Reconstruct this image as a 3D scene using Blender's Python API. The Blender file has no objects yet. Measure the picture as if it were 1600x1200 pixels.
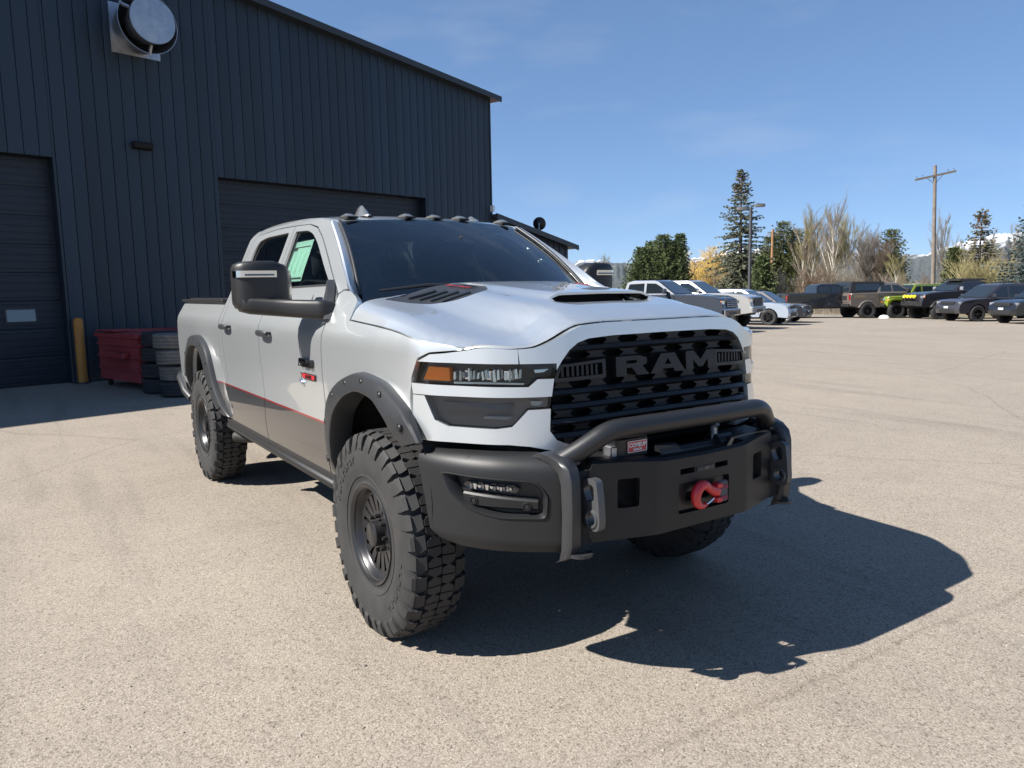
import bpy, bmesh, math, random
import numpy as np
from mathutils import Vector, Matrix, geometry
from math import sin, cos, pi, radians, sqrt, atan2

random.seed(7)
rng = np.random.default_rng(7)
sc = bpy.context.scene
COL = sc.collection

# ------------------------------------------------------------------ camera
CAM_POS = (3.333, -2.403, 1.662)
def cam_rot(yaw, pitch, roll):
    f = np.array([cos(yaw)*cos(pitch), sin(yaw)*cos(pitch), -sin(pitch)])
    r = np.array([sin(yaw), -cos(yaw), 0.0]); u = np.cross(r, f)
    c, s = cos(roll), sin(roll)
    return c*r+s*u, -s*r+c*u, f
R_, U_, F_ = cam_rot(radians(146.59), radians(7.17), radians(-1.05))
cd = bpy.data.cameras.new('camera'); cam = bpy.data.objects.new('camera', cd); COL.objects.link(cam)
M = Matrix.Identity(4)
for i in range(3):
    M[i][0] = R_[i]; M[i][1] = U_[i]; M[i][2] = -F_[i]; M[i][3] = CAM_POS[i]
cam.matrix_world = M
cd.sensor_width = 36.0; cd.lens = 1174.8/1600*36; cd.clip_start = 0.05; cd.clip_end = 12000
sc.camera = cam

# ------------------------------------------------------------------ sun and sky
SUN_DIR = Vector((-0.29, -1.04, 1.0)).normalized()        # towards the sun
SUN_EL = math.asin(SUN_DIR.z)
SUN_ROT = atan2(SUN_DIR.x, SUN_DIR.y)
world = bpy.data.worlds.new('World'); sc.world = world; world.use_nodes = True
nt = world.node_tree; nt.nodes.clear()
wo = nt.nodes.new('ShaderNodeOutputWorld'); bg = nt.nodes.new('ShaderNodeBackground')
sky = nt.nodes.new('ShaderNodeTexSky'); sky.sky_type = 'NISHITA'; sky.sun_disc = False
sky.sun_elevation = SUN_EL; sky.sun_rotation = SUN_ROT
sky.altitude = 1900; sky.air_density = 0.7; sky.dust_density = 0.0; sky.ozone_density = 4.0
bg.inputs['Strength'].default_value = 0.131
gm = nt.nodes.new('ShaderNodeGamma'); gm.inputs['Gamma'].default_value = 0.57
tint = nt.nodes.new('ShaderNodeMix'); tint.data_type = 'RGBA'; tint.blend_type = 'MULTIPLY'; tint.inputs['Factor'].default_value = 1.0; tint.inputs[7].default_value = (0.655, 0.875, 1.12, 1)
nt.links.new(sky.outputs[0], gm.inputs['Color']); nt.links.new(gm.outputs[0], tint.inputs[6])
# thin high cirrus streaks
tc = nt.nodes.new('ShaderNodeTexCoord')
mp = nt.nodes.new('ShaderNodeMapping'); mp.inputs['Rotation'].default_value = (radians(8), radians(-14), radians(52))
mp.inputs['Scale'].default_value = (0.55, 4.0, 13.0)
nz = nt.nodes.new('ShaderNodeTexNoise'); nz.inputs['Scale'].default_value = 1.6; nz.inputs['Detail'].default_value = 4.5; nz.inputs['Roughness'].default_value = 0.52
cr = nt.nodes.new('ShaderNodeValToRGB'); cr.color_ramp.elements[0].position = 0.54; cr.color_ramp.elements[0].color = (0, 0, 0, 1)
cr.color_ramp.elements[1].position = 0.85; cr.color_ramp.elements[1].color = (0.17, 0.17, 0.17, 1)
mx = nt.nodes.new('ShaderNodeMix'); mx.data_type = 'RGBA'; mx.inputs[7].default_value = (2.9, 3.1, 3.3, 1)
nt.links.new(tc.outputs['Generated'], mp.inputs['Vector']); nt.links.new(mp.outputs[0], nz.inputs['Vector'])
nt.links.new(nz.outputs['Fac'], cr.inputs['Fac']); nt.links.new(cr.outputs['Color'], mx.inputs['Factor'])
nt.links.new(tint.outputs[2], mx.inputs[6]); nt.links.new(mx.outputs[2], bg.inputs['Color'])
nt.links.new(bg.outputs[0], wo.inputs['Surface'])

sl = bpy.data.lights.new('sun', 'SUN'); sl.energy = 5.0; sl.angle = radians(0.5); sl.color = (1.0, 0.955, 0.89)
so = bpy.data.objects.new('sun', sl); COL.objects.link(so); so.location = (0, 0, 60)
so.rotation_euler = (-SUN_DIR).to_track_quat('-Z', 'Y').to_euler()

vs = sc.view_settings
vs.view_transform = 'Standard'; vs.look = 'None'; vs.gamma = 1.0; vs.use_curve_mapping = False
vs.exposure = 1.05
sc.render.engine = 'CYCLES'
sc.cycles.max_bounces = 8; sc.cycles.transparent_max_bounces = 12; sc.cycles.sample_clamp_indirect = 6.0
sc.cycles.use_denoising = True

# ------------------------------------------------------------------ materials
def mat(name, col=(.5, .5, .5), rough=.5, metal=0., coat=0., coat_rough=.03, spec=.5, alpha=None, emit=None):
    m = bpy.data.materials.new(name); m.use_nodes = True
    b = m.node_tree.nodes['Principled BSDF']
    b.inputs['Base Color'].default_value = (*col, 1); b.inputs['Roughness'].default_value = rough
    b.inputs['Metallic'].default_value = metal; b.inputs['Coat Weight'].default_value = coat
    b.inputs['Coat Roughness'].default_value = coat_rough; b.inputs['Specular IOR Level'].default_value = spec
    return m
def nodes(m): return m.node_tree.nodes, m.node_tree.links, m.node_tree.nodes['Principled BSDF']
def noise(nd, lk, scale, detail=4, rough=.55, coord='Object', mapscale=None):
    t = nd.new('ShaderNodeTexCoord'); n = nd.new('ShaderNodeTexNoise')
    n.inputs['Scale'].default_value = scale; n.inputs['Detail'].default_value = detail; n.inputs['Roughness'].default_value = rough
    if mapscale:
        q = nd.new('ShaderNodeMapping'); q.inputs['Scale'].default_value = mapscale
        lk.new(t.outputs[coord], q.inputs[0]); lk.new(q.outputs[0], n.inputs['Vector'])
    else: lk.new(t.outputs[coord], n.inputs['Vector'])
    return n
def ramp(nd, lk, src, stops):
    r = nd.new('ShaderNodeValToRGB'); e = r.color_ramp.elements
    while len(e) < len(stops): e.new(.5)
    for k, (p, c) in enumerate(stops):
        e[k].position = p; e[k].color = (*c, 1) if len(c) == 3 else c
    lk.new(src, r.inputs['Fac']); return r
def vary(m, scale, lo, hi, detail=5, bump=0., bdist=.01, mapscale=None, rlo=None, rhi=None, p0=.3, p1=.7):
    """base colour between lo and hi by noise, optional bump and roughness variation"""
    nd, lk, b = nodes(m); n = noise(nd, lk, scale, detail, .6, mapscale=mapscale)
    r = ramp(nd, lk, n.outputs['Fac'], [(p0, lo), (p1, hi)]); lk.new(r.outputs['Color'], b.inputs['Base Color'])
    if rlo is not None:
        mr = nd.new('ShaderNodeMapRange'); mr.inputs['From Min'].default_value = .3; mr.inputs['From Max'].default_value = .7
        mr.inputs['To Min'].default_value = rlo; mr.inputs['To Max'].default_value = rhi
        lk.new(n.outputs['Fac'], mr.inputs['Value']); lk.new(mr.outputs[0], b.inputs['Roughness'])
    if bump: add_bump(m, scale*4, bump, bdist)
    return m
def add_bump(m, scale, strength, dist=.01, detail=3, mapscale=None):
    nd, lk, b = nodes(m); n = noise(nd, lk, scale, detail, mapscale=mapscale); bp = nd.new('ShaderNodeBump')
    bp.inputs['Strength'].default_value = strength; bp.inputs['Distance'].default_value = dist
    lk.new(n.outputs['Fac'], bp.inputs['Height']); lk.new(bp.outputs[0], b.inputs['Normal']); return m

SILVER = (.71, .74, .748)
def paint_mat(name, col, metal=.79, rough=.36):
    m = mat(name, col, rough, metal, 1.0, .02)
    return m
M_paint = paint_mat('silver_paint', SILVER)
def two_tone():
    m = paint_mat('silver_paint_with_graphite_sill', SILVER); nd, lk, b = nodes(m)
    t = nd.new('ShaderNodeTexCoord'); s = nd.new('ShaderNodeSeparateXYZ'); lk.new(t.outputs['Object'], s.inputs[0])
    c = nd.new('ShaderNodeValToRGB'); c.color_ramp.interpolation = 'CONSTANT'
    e = c.color_ramp.elements
    e[0].position = 0; e[0].color = (.10, .096, .093, 1)
    e[1].position = .934; e[1].color = (.55, .03, .03, 1)
    k = e.new(.947); k.color = (*SILVER, 1)
    lk.new(s.outputs['Z'], c.inputs['Fac'])
    # the graphic only runs between the wheel arches
    g = nd.new('ShaderNodeMath'); g.operation = 'GREATER_THAN'; g.inputs[1].default_value = -3.75; lk.new(s.outputs['X'], g.inputs[0])
    x = nd.new('ShaderNodeMix'); x.data_type = 'RGBA'; x.inputs[6].default_value = (*SILVER, 1)
    lk.new(g.outputs[0], x.inputs['Factor']); lk.new(c.outputs['Color'], x.inputs[7]); lk.new(x.outputs[2], b.inputs['Base Color'])
    return m
M_two = two_tone()
M_black = add_bump(mat('textured_black_coating', (.011, .011, .0118), .46), 420, .25, .002)
M_bump = add_bump(mat('charcoal_powder_coat', (.014, .0145, .0155), .46, .0, .0, .03, .35), 500, .22, .0015)
M_flare = mat('satin_grey_flare', (.023, .0245, .027), .44)
M_upr = mat('upright_coating', (.026, .027, .0295), .38)
M_bar = add_bump(mat('black_tube_coating', (.016, .0165, .018), .40), 420, .2, .0015)
M_hous = mat('lamp_housing_black', (.014, .014, .015), .4)
M_gloss = mat('gloss_black', (.012, .012, .013), .12, 0, 1)
M_grille = mat('satin_black_grille', (.009, .0095, .0105), .36)
M_plate_g = mat('grille_plate_black', (.004, .0042, .005), .5)
M_strapred = mat('faded_red_print', (.22, .03, .06), .7)
M_strap = mat('dark_strap_webbing', (.10, .09, .095), .8)
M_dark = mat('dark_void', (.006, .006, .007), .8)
M_chas = vary(mat('chassis_black', (.02, .02, .02), .7), 14, (.012, .012, .012), (.035, .032, .03))
M_rubber = vary(mat('tyre_rubber', (.03, .03, .03), .75), 9, (.017, .017, .0175), (.030, .029, .0285), bump=.15, bdist=.002)
M_rim = mat('satin_black_rim', (.035, .035, .037), .30, .5)
M_seal = mat('rubber_seal', (.01, .01, .01), .55)
M_chrome = mat('bright_chrome', (.75, .76, .78), .12, 1.0)
M_steel = vary(mat('galvanised_steel', (.4, .41, .43), .38, .9), 6, (.34, .35, .37), (.48, .49, .51), rlo=.28, rhi=.5)
M_shk = mat('grey_cast_steel', (.10, .102, .106), .40, .5)
M_red = mat('red_enamel', (.52, .018, .022), .38, 0, .4)
M_white = mat('white_print', (.75, .75, .73), .5)
M_amber = mat('amber_lens', (1.0, .27, .004), .4)
M_smokebody = mat('smoked_grey_lens', (.14, .143, .14), .2, .2, 1)
M_refl = mat('lamp_reflector_metal', (.78, .84, .77), .25, .35)
M_refl2 = mat('lamp_reflector_dull', (.30, .285, .26), .35, .4)
M_guide = mat('light_guide_plastic', (.5, .56, .52), .2, .1, .5)
M_lamp = mat('lamp_housing_grey', (.38, .355, .33), .45)
M_letter = mat('dark_grey_lettering', (.005, .0055, .0062), .45)
M_smokeblue = mat('smoked_signal_lens', (.05, .06, .09), .15, 0, 1)
M_redlens = mat('red_lens', (.35, .012, .012), .12, 0, 1)
M_sheet = mat('pale_green_paper', (.60, .74, .61), .6)
M_sheetp = mat('dark_print', (.09, .07, .06), .6)
M_sheetq = mat('faint_green_print', (.52, .65, .53), .6)
M_sheet2 = mat('pale_sticker', (.45, .55, .52), .6)
M_smoke_pl = mat('smoked_plastic', (.06, .06, .065), .25)
M_lens_d = mat('unlit_lamp_lens', (.25, .25, .24), .3)
M_badgeblk = mat('badge_black', (.012, .012, .013), .3, 0, .5)
def glass_mat(name, tint, trans=.55, rough=.0, ior=1.52):
    m = bpy.data.materials.new(name); m.use_nodes = True; nd, lk = m.node_tree.nodes, m.node_tree.links; nd.clear()
    o = nd.new('ShaderNodeOutputMaterial'); t = nd.new('ShaderNodeBsdfTransparent'); t.inputs[0].default_value = (*tint, 1)
    g = nd.new('ShaderNodeBsdfGlossy'); g.inputs['Roughness'].default_value = rough; g.inputs[0].default_value = (1, 1, 1, 1)
    f = nd.new('ShaderNodeFresnel'); f.inputs['IOR'].default_value = ior
    x = nd.new('ShaderNodeMixShader'); lk.new(f.outputs[0], x.inputs[0]); lk.new(t.outputs[0], x.inputs[1]); lk.new(g.outputs[0], x.inputs[2])
    lk.new(x.outputs[0], o.inputs[0]); return m
M_glass = glass_mat('windscreen_glass', (.50, .62, .62), ior=1.95)
M_privacy = glass_mat('tinted_side_glass', (.20, .24, .24))
M_lens = glass_mat('clear_lens', (.95, .96, .96), ior=1.32)
M_smoke = glass_mat('smoked_lens', (.62, .62, .62), ior=1.35)
M_mirror = mat('mirror_glass', (.8, .82, .84), .02, 1.0)
M_int = mat('cabin_trim', (.045, .047, .05), .7)
M_seat = vary(mat('seat_cloth', (.03, .03, .032), .85), 40, (.05, .05, .053), (.08, .08, .083))

# ------------------------------------------------------------------ mesh helpers
class MB:
    def __init__(s): s.v = []; s.f = []; s.n = {}
    def add(s, vs, fs):
        o = len(s.v); s.v += [tuple(float(c) for c in p) for p in vs]; s.f += [tuple(i+o for i in f) for f in fs]; return o
    def box(s, c, h, rot=None, bev=0.):
        """box by centre and half sizes; bev cuts the twelve edges"""
        x, y, z = h
        if bev <= 0:
            P = [(a*x, b*y, d*z) for a in (-1, 1) for b in (-1, 1) for d in (-1, 1)]
            Fc = [(0, 1, 3, 2), (4, 6, 7, 5), (0, 4, 5, 1), (2, 3, 7, 6), (0, 2, 6, 4), (1, 5, 7, 3)]
        else:
            bev = min(bev, .48*min(x, y, z)*2)
            P = []; idx = {}
            for a in (-1, 1):
                for b in (-1, 1):
                    for d in (-1, 1):
                        for k in range(3):
                            q = [a*x, b*y, d*z]; 
                            for j in range(3):
                                if j != k: q[j] -= (a, b, d)[j]*bev
                            idx[(a, b, d, k)] = len(P); P.append(tuple(q))
            Fc = []
            for k in range(3):
                for sg in (-1, 1):
                    o = [j for j in range(3) if j != k]; loop = []
                    for (p, q) in ((-1, -1), (1, -1), (1, 1), (-1, 1)):
                        t = [0, 0, 0]; t[k] = sg; t[o[0]] = p; t[o[1]] = q; loop.append(idx[(*t, k)])
                    Fc.append(tuple(loop))
            for k in range(3):     # edges along axis k
                o = [j for j in range(3) if j != k]
                for p in (-1, 1):
                    for q in (-1, 1):
                        t1 = [0, 0, 0]; t1[k] = -1; t1[o[0]] = p; t1[o[1]] = q; t2 = list(t1); t2[k] = 1
                        Fc.append((idx[(*t1, o[0])], idx[(*t2, o[0])], idx[(*t2, o[1])], idx[(*t1, o[1])]))
            for a in (-1, 1):
                for b in (-1, 1):
                    for d in (-1, 1): Fc.append((idx[(a, b, d, 0)], idx[(a, b, d, 1)], idx[(a, b, d, 2)]))
            V = [Vector(p) for p in P]
            F2 = []
            for f in Fc:
                cen = sum((V[i] for i in f), Vector())/len(f); nn = (V[f[1]]-V[f[0]]).cross(V[f[2]]-V[f[0]])
                F2.append(f if nn.dot(cen) > 0 else tuple(reversed(f)))
            Fc = F2
        if rot is not None: P = [tuple(rot @ Vector(p)) for p in P]
        s.add([(p[0]+c[0], p[1]+c[1], p[2]+c[2]) for p in P], Fc)
    def rings(s, rs, closed=True, cap0=False, cap1=False, loop=False):
        n = len(rs[0]); o = len(s.v)
        for r in rs: s.v += [tuple(float(c) for c in p) for p in r]
        m = len(rs); K = n if closed else n-1
        for i in range(m if loop else m-1):
            a = o+i*n; b = o+((i+1) % m)*n
            for j in range(K):
                k = (j+1) % n; s.f.append((a+j, a+k, b+k, b+j))
        if cap0: s.f.append(tuple(o+j for j in reversed(range(n))))
        if cap1: s.f.append(tuple(o+(m-1)*n+j for j in range(n)))
    def tube(s, pts, r, seg=10, caps=True):
        P = [Vector(p) for p in pts]; R = r if hasattr(r, '__len__') else [r]*len(P)
        up = None; rs = []
        for i, p in enumerate(P):
            t = (P[min(i+1, len(P)-1)]-P[max(i-1, 0)]).normalized()
            if up is None: up = t.orthogonal().normalized()
            up = (up - t*up.dot(t)).normalized(); w = t.cross(up)
            rs.append([p+(up*cos(2*pi*k/seg)+w*sin(2*pi*k/seg))*R[i] for k in range(seg)])
        s.rings(rs, True, caps, caps)
    def lathe(s, prof, axis=1, seg=48, c=(0, 0, 0), sign=1, close=False):
        """prof: (radius, offset along axis). axis 0 x, 1 y, 2 z"""
        rs = []
        for k in range(seg):
            a = 2*pi*k/seg; ca, sa = cos(a), sin(a); row = []
            for (r, h) in prof:
                h *= sign
                p = {0: (h, r*ca, r*sa), 1: (r*ca, h, r*sa), 2: (r*ca, r*sa, h)}[axis]
                row.append((p[0]+c[0], p[1]+c[1], p[2]+c[2]))
            rs.append(row)
        s.rings(rs, close, loop=True)
    def prism(s, poly, fa, fb):
        """poly 2D -> fa(u,v) and fb(u,v) 3D caps joined by sides"""
        n = len(poly); o = len(s.v)
        s.v += [tuple(fa(*p)) for p in poly]+[tuple(fb(*p)) for p in poly]
        s.f.append(tuple(o+i for i in range(n))); s.f.append(tuple(o+n+i for i in reversed(range(n))))
        for i in range(n):
            j = (i+1) % n; s.f.append((o+i, o+n+i, o+n+j, o+j))
    def build(s, name, m, parent=None, smooth=35, recalc=False):
        me = bpy.data.meshes.new(name); me.from_pydata(s.v, [], s.f)
        if recalc:
            b = bmesh.new(); b.from_mesh(me); bmesh.ops.recalc_face_normals(b, faces=b.faces); b.to_mesh(me); b.free()
        me.materials.append(m)
        if smooth is not None:
            me.shade_smooth(); me.set_sharp_from_angle(angle=radians(smooth))
        if s.n:
            ln = []
            for l in me.loops: ln.append(s.n.get(l.vertex_index, (0, 0, 0)))
            me.normals_split_custom_set(ln)
        me.validate(); me.update()
        return link(name, me, parent)
def link(name, me, parent=None):
    o = bpy.data.objects.new(name, me); COL.objects.link(o)
    if parent is not None: o.parent = parent
    return o
def thing(name, label, cat, loc=(0, 0, 0), rz=0., group=None):
    o = bpy.data.objects.new(name, None); COL.objects.link(o); o.location = loc; o.rotation_euler = (0, 0, rz)
    o.empty_display_size = .2
    o['label'] = label; o['category'] = cat
    if group: o['group'] = group
    return o
def tag(o, label, cat, group=None):
    o['label'] = label; o['category'] = cat
    if group: o['group'] = group
    return o
def struct(o): o['kind'] = 'structure'; return o
def dup(o, parent=None, loc=None, rz=None):
    c = o.copy(); COL.objects.link(c)
    if parent is not None: c.parent = parent
    if loc is not None: c.location = loc
    if rz is not None: c.rotation_euler = (0, 0, rz)
    for ch in list(o.children): dup(ch, c)
    return c
def inpoly(x, y, P):
    c = False; n = len(P); j = n-1
    for i in range(n):
        if (P[i][1] > y) != (P[j][1] > y) and x < (P[j][0]-P[i][0])*(y-P[i][1])/(P[j][1]-P[i][1])+P[i][0]: c = not c
        j = i
    return c
def dens(P, step):
    out = []
    for i in range(len(P)):
        a, b = P[i], P[(i+1) % len(P)]; L = math.hypot(b[0]-a[0], b[1]-a[1]); k = max(1, int(math.ceil(L/step)))
        out += [(a[0]+(b[0]-a[0])*t/k, a[1]+(b[1]-a[1])*t/k) for t in range(k)]
    return out
def round_poly(P, r, k=4):
    """rounds the corners of a polygon; r is one radius or a list"""
    n = len(P); out = []
    for i in range(n):
        a, b, c = Vector(P[i-1]), Vector(P[i]), Vector(P[(i+1) % n]); rr = r[i] if hasattr(r, '__len__') else r
        u = (a-b); w = (c-b); d = min(rr, u.length*.45, w.length*.45)
        if d < 1e-4: out.append(tuple(b)); continue
        p, q = b+u.normalized()*d, b+w.normalized()*d
        for t in range(k+1):
            t /= k; out.append(tuple(p*(1-t)**2+b*2*t*(1-t)+q*t*t))
    return out
def sheet(mb, poly, fn, step, thick, out, holes=(), exact=True):
    """trimmed surface patch: 2D outline (with holes) filled with a grid, mapped by fn, with a rim of depth thick"""
    loops = [dens(poly, step)]+[dens(h, step) for h in holes]
    pts = []; edges = []
    for L in loops:
        o = len(pts); pts += L; edges += [(o+i, o+(i+1) % len(L)) for i in range(len(L))]
    xs = [p[0] for p in poly]; ys = [p[1] for p in poly]; B = np.array(pts)
    nx = int((max(xs)-min(xs))/step)+1; ny = int((max(ys)-min(ys))/step)+1
    for i in range(nx+1):
        for j in range(ny+1):
            x = min(xs)+i*step; y = min(ys)+j*step
            if not inpoly(x, y, poly) or any(inpoly(x, y, h) for h in holes): continue
            if np.min((B[:, 0]-x)**2+(B[:, 1]-y)**2) < (.45*step)**2: continue
            pts.append((x, y))
    V, E, Fc, _, _, _ = geometry.delaunay_2d_cdt([Vector(p) for p in pts], edges, [], 0, 1e-6)
    tri = []
    for f in Fc:
        if abs((V[f[1]]-V[f[0]]).cross(V[f[2]]-V[f[0]])) < 2e-7: continue
        cx = sum(V[i].x for i in f)/len(f); cy = sum(V[i].y for i in f)/len(f)
        if inpoly(cx, cy, poly) and not any(inpoly(cx, cy, h) for h in holes): tri.append(f)
    h = 1e-3; P3 = []; N3 = []
    ov = Vector(out)
    for p in V:
        a = Vector(fn(p.x, p.y)); du = Vector(fn(p.x+h, p.y))-Vector(fn(p.x-h, p.y)); dv = Vector(fn(p.x, p.y+h))-Vector(fn(p.x, p.y-h))
        n = du.cross(dv)
        n = n.normalized() if n.length > 1e-12 else ov.copy()
        if n.dot(ov) < 0: n = -n
        P3.append(a); N3.append(n)
    o = len(mb.v); mb.v += [tuple(p) for p in P3]
    for i, n in enumerate(N3): mb.n[o+i] = tuple(n)
    cnt = {}
    for f in tri:
        g = (P3[f[1]]-P3[f[0]]).cross(P3[f[2]]-P3[f[0]])
        if g.dot(N3[f[0]]+N3[f[1]]+N3[f[2]]) < 0: f = tuple(reversed(f))
        mb.f.append(tuple(o+i for i in f))
        for k in range(len(f)):
            e = (f[k], f[(k+1) % len(f)]); cnt[e] = 1
    if thick:
        new = {}
        def nv(i, t, key):
            if (i, key) not in new:
                new[(i, key)] = len(mb.v); mb.v.append(tuple(P3[i]-N3[i]*t))
            return new[(i, key)]
        for (a, b) in cnt:
            if (b, a) in cnt: continue
            mb.f.append((nv(b, 0, 0), nv(a, 0, 0), nv(a, thick, 1), nv(b, thick, 1)))
def pchip(xs, ys):
    xs = np.array(xs, float); ys = np.array(ys, float); h = np.diff(xs); d = np.diff(ys)/h; m = np.zeros_like(ys)
    for i in range(1, len(xs)-1):
        if d[i-1]*d[i] > 0:
            w1, w2 = 2*h[i]+h[i-1], h[i]+2*h[i-1]; m[i] = (w1+w2)/(w1/d[i-1]+w2/d[i])
    m[0], m[-1] = d[0], d[-1]
    xl, yl, hl, ml = xs.tolist(), ys.tolist(), h.tolist(), m.tolist()
    import bisect
    def f(x):
        if x <= xl[0]: return yl[0]+ml[0]*(x-xl[0])
        if x >= xl[-1]: return yl[-1]+ml[-1]*(x-xl[-1])
        i = bisect.bisect_right(xl, x)-1; t = (x-xl[i])/hl[i]
        return (yl[i]*(1+2*t)*(1-t)**2+hl[i]*ml[i]*t*(1-t)**2+yl[i+1]*t*t*(3-2*t)+hl[i]*ml[i+1]*t*t*(t-1))
    return f
def text_mesh(txt, size, extrude, offset=0., shear=0., spacing=1.0):
    c = bpy.data.curves.new('lettering', 'FONT'); c.body = txt; c.size = size; c.extrude = extrude; c.offset = offset; c.shear = shear
    c.align_x = 'CENTER'; c.align_y = 'CENTER'; c.resolution_u = 3; c.space_character = spacing
    o = bpy.data.objects.new('lettering', c); COL.objects.link(o)
    dg = bpy.context.evaluated_depsgraph_get(); me = bpy.data.meshes.new_from_object(o.evaluated_get(dg))
    bpy.data.objects.remove(o); bpy.data.curves.remove(c)
    return me
def text_obj(name, txt, size, m, parent, origin, xdir, ydir, extrude=.002, offset=0., shear=0., sx=1., spacing=1.0):
    me = text_mesh(txt, size, extrude, offset, shear, spacing); X = Vector(xdir).normalized(); Y = Vector(ydir); Y = (Y-X*Y.dot(X)).normalized(); Z = X.cross(Y)
    O = Vector(origin)
    for v in me.vertices: v.co = O+X*v.co.x*sx+Y*v.co.y+Z*v.co.z
    me.materials.clear(); me.materials.append(m); me.update()
    return link(name, me, parent)
HX = [-.35, .2, .6, .80, .92]
HY = [0, .30, .44, .50, .60, .66, .74, .84, .90, .94]
HZ = [[1.716, 1.713, 1.704, 1.694, 1.664, 1.648, 1.636, 1.620, 1.588, 1.525],
      [1.648, 1.644, 1.634, 1.614, 1.572, 1.554, 1.550, 1.546, 1.525, 1.492],
      [1.602, 1.598, 1.586, 1.562, 1.508, 1.482, 1.470, 1.466, 1.453, 1.437],
      [1.560, 1.556, 1.544, 1.521, 1.468, 1.443, 1.432, 1.428, 1.421, 1.412],
      [1.522, 1.518, 1.506, 1.486, 1.440, 1.422, 1.414, 1.411, 1.406, 1.400]]
HROW = [pchip(HY, r) for r in HZ]
_zt = pchip(HX, [r[9] for r in HZ])
_ye = lambda x: .955
def hz(x, y):
    a = min(abs(y)*.94/(_ye(x) if x < .66 else .863+(.94-.863)*min(1, (x-.66)/.14)), .96)
    z = pchip(HX, [f(a) for f in HROW])(x)
    w = max(0., min(1., (.355-a)/.11)); w = w*w*(3-2*w)
    if x < .50: z += .030*w*max(0., min(1., (x+.30)/.80))**.8
    elif x < .70: z -= .012*w*(1-(x-.5)/.2)
    return z
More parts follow.
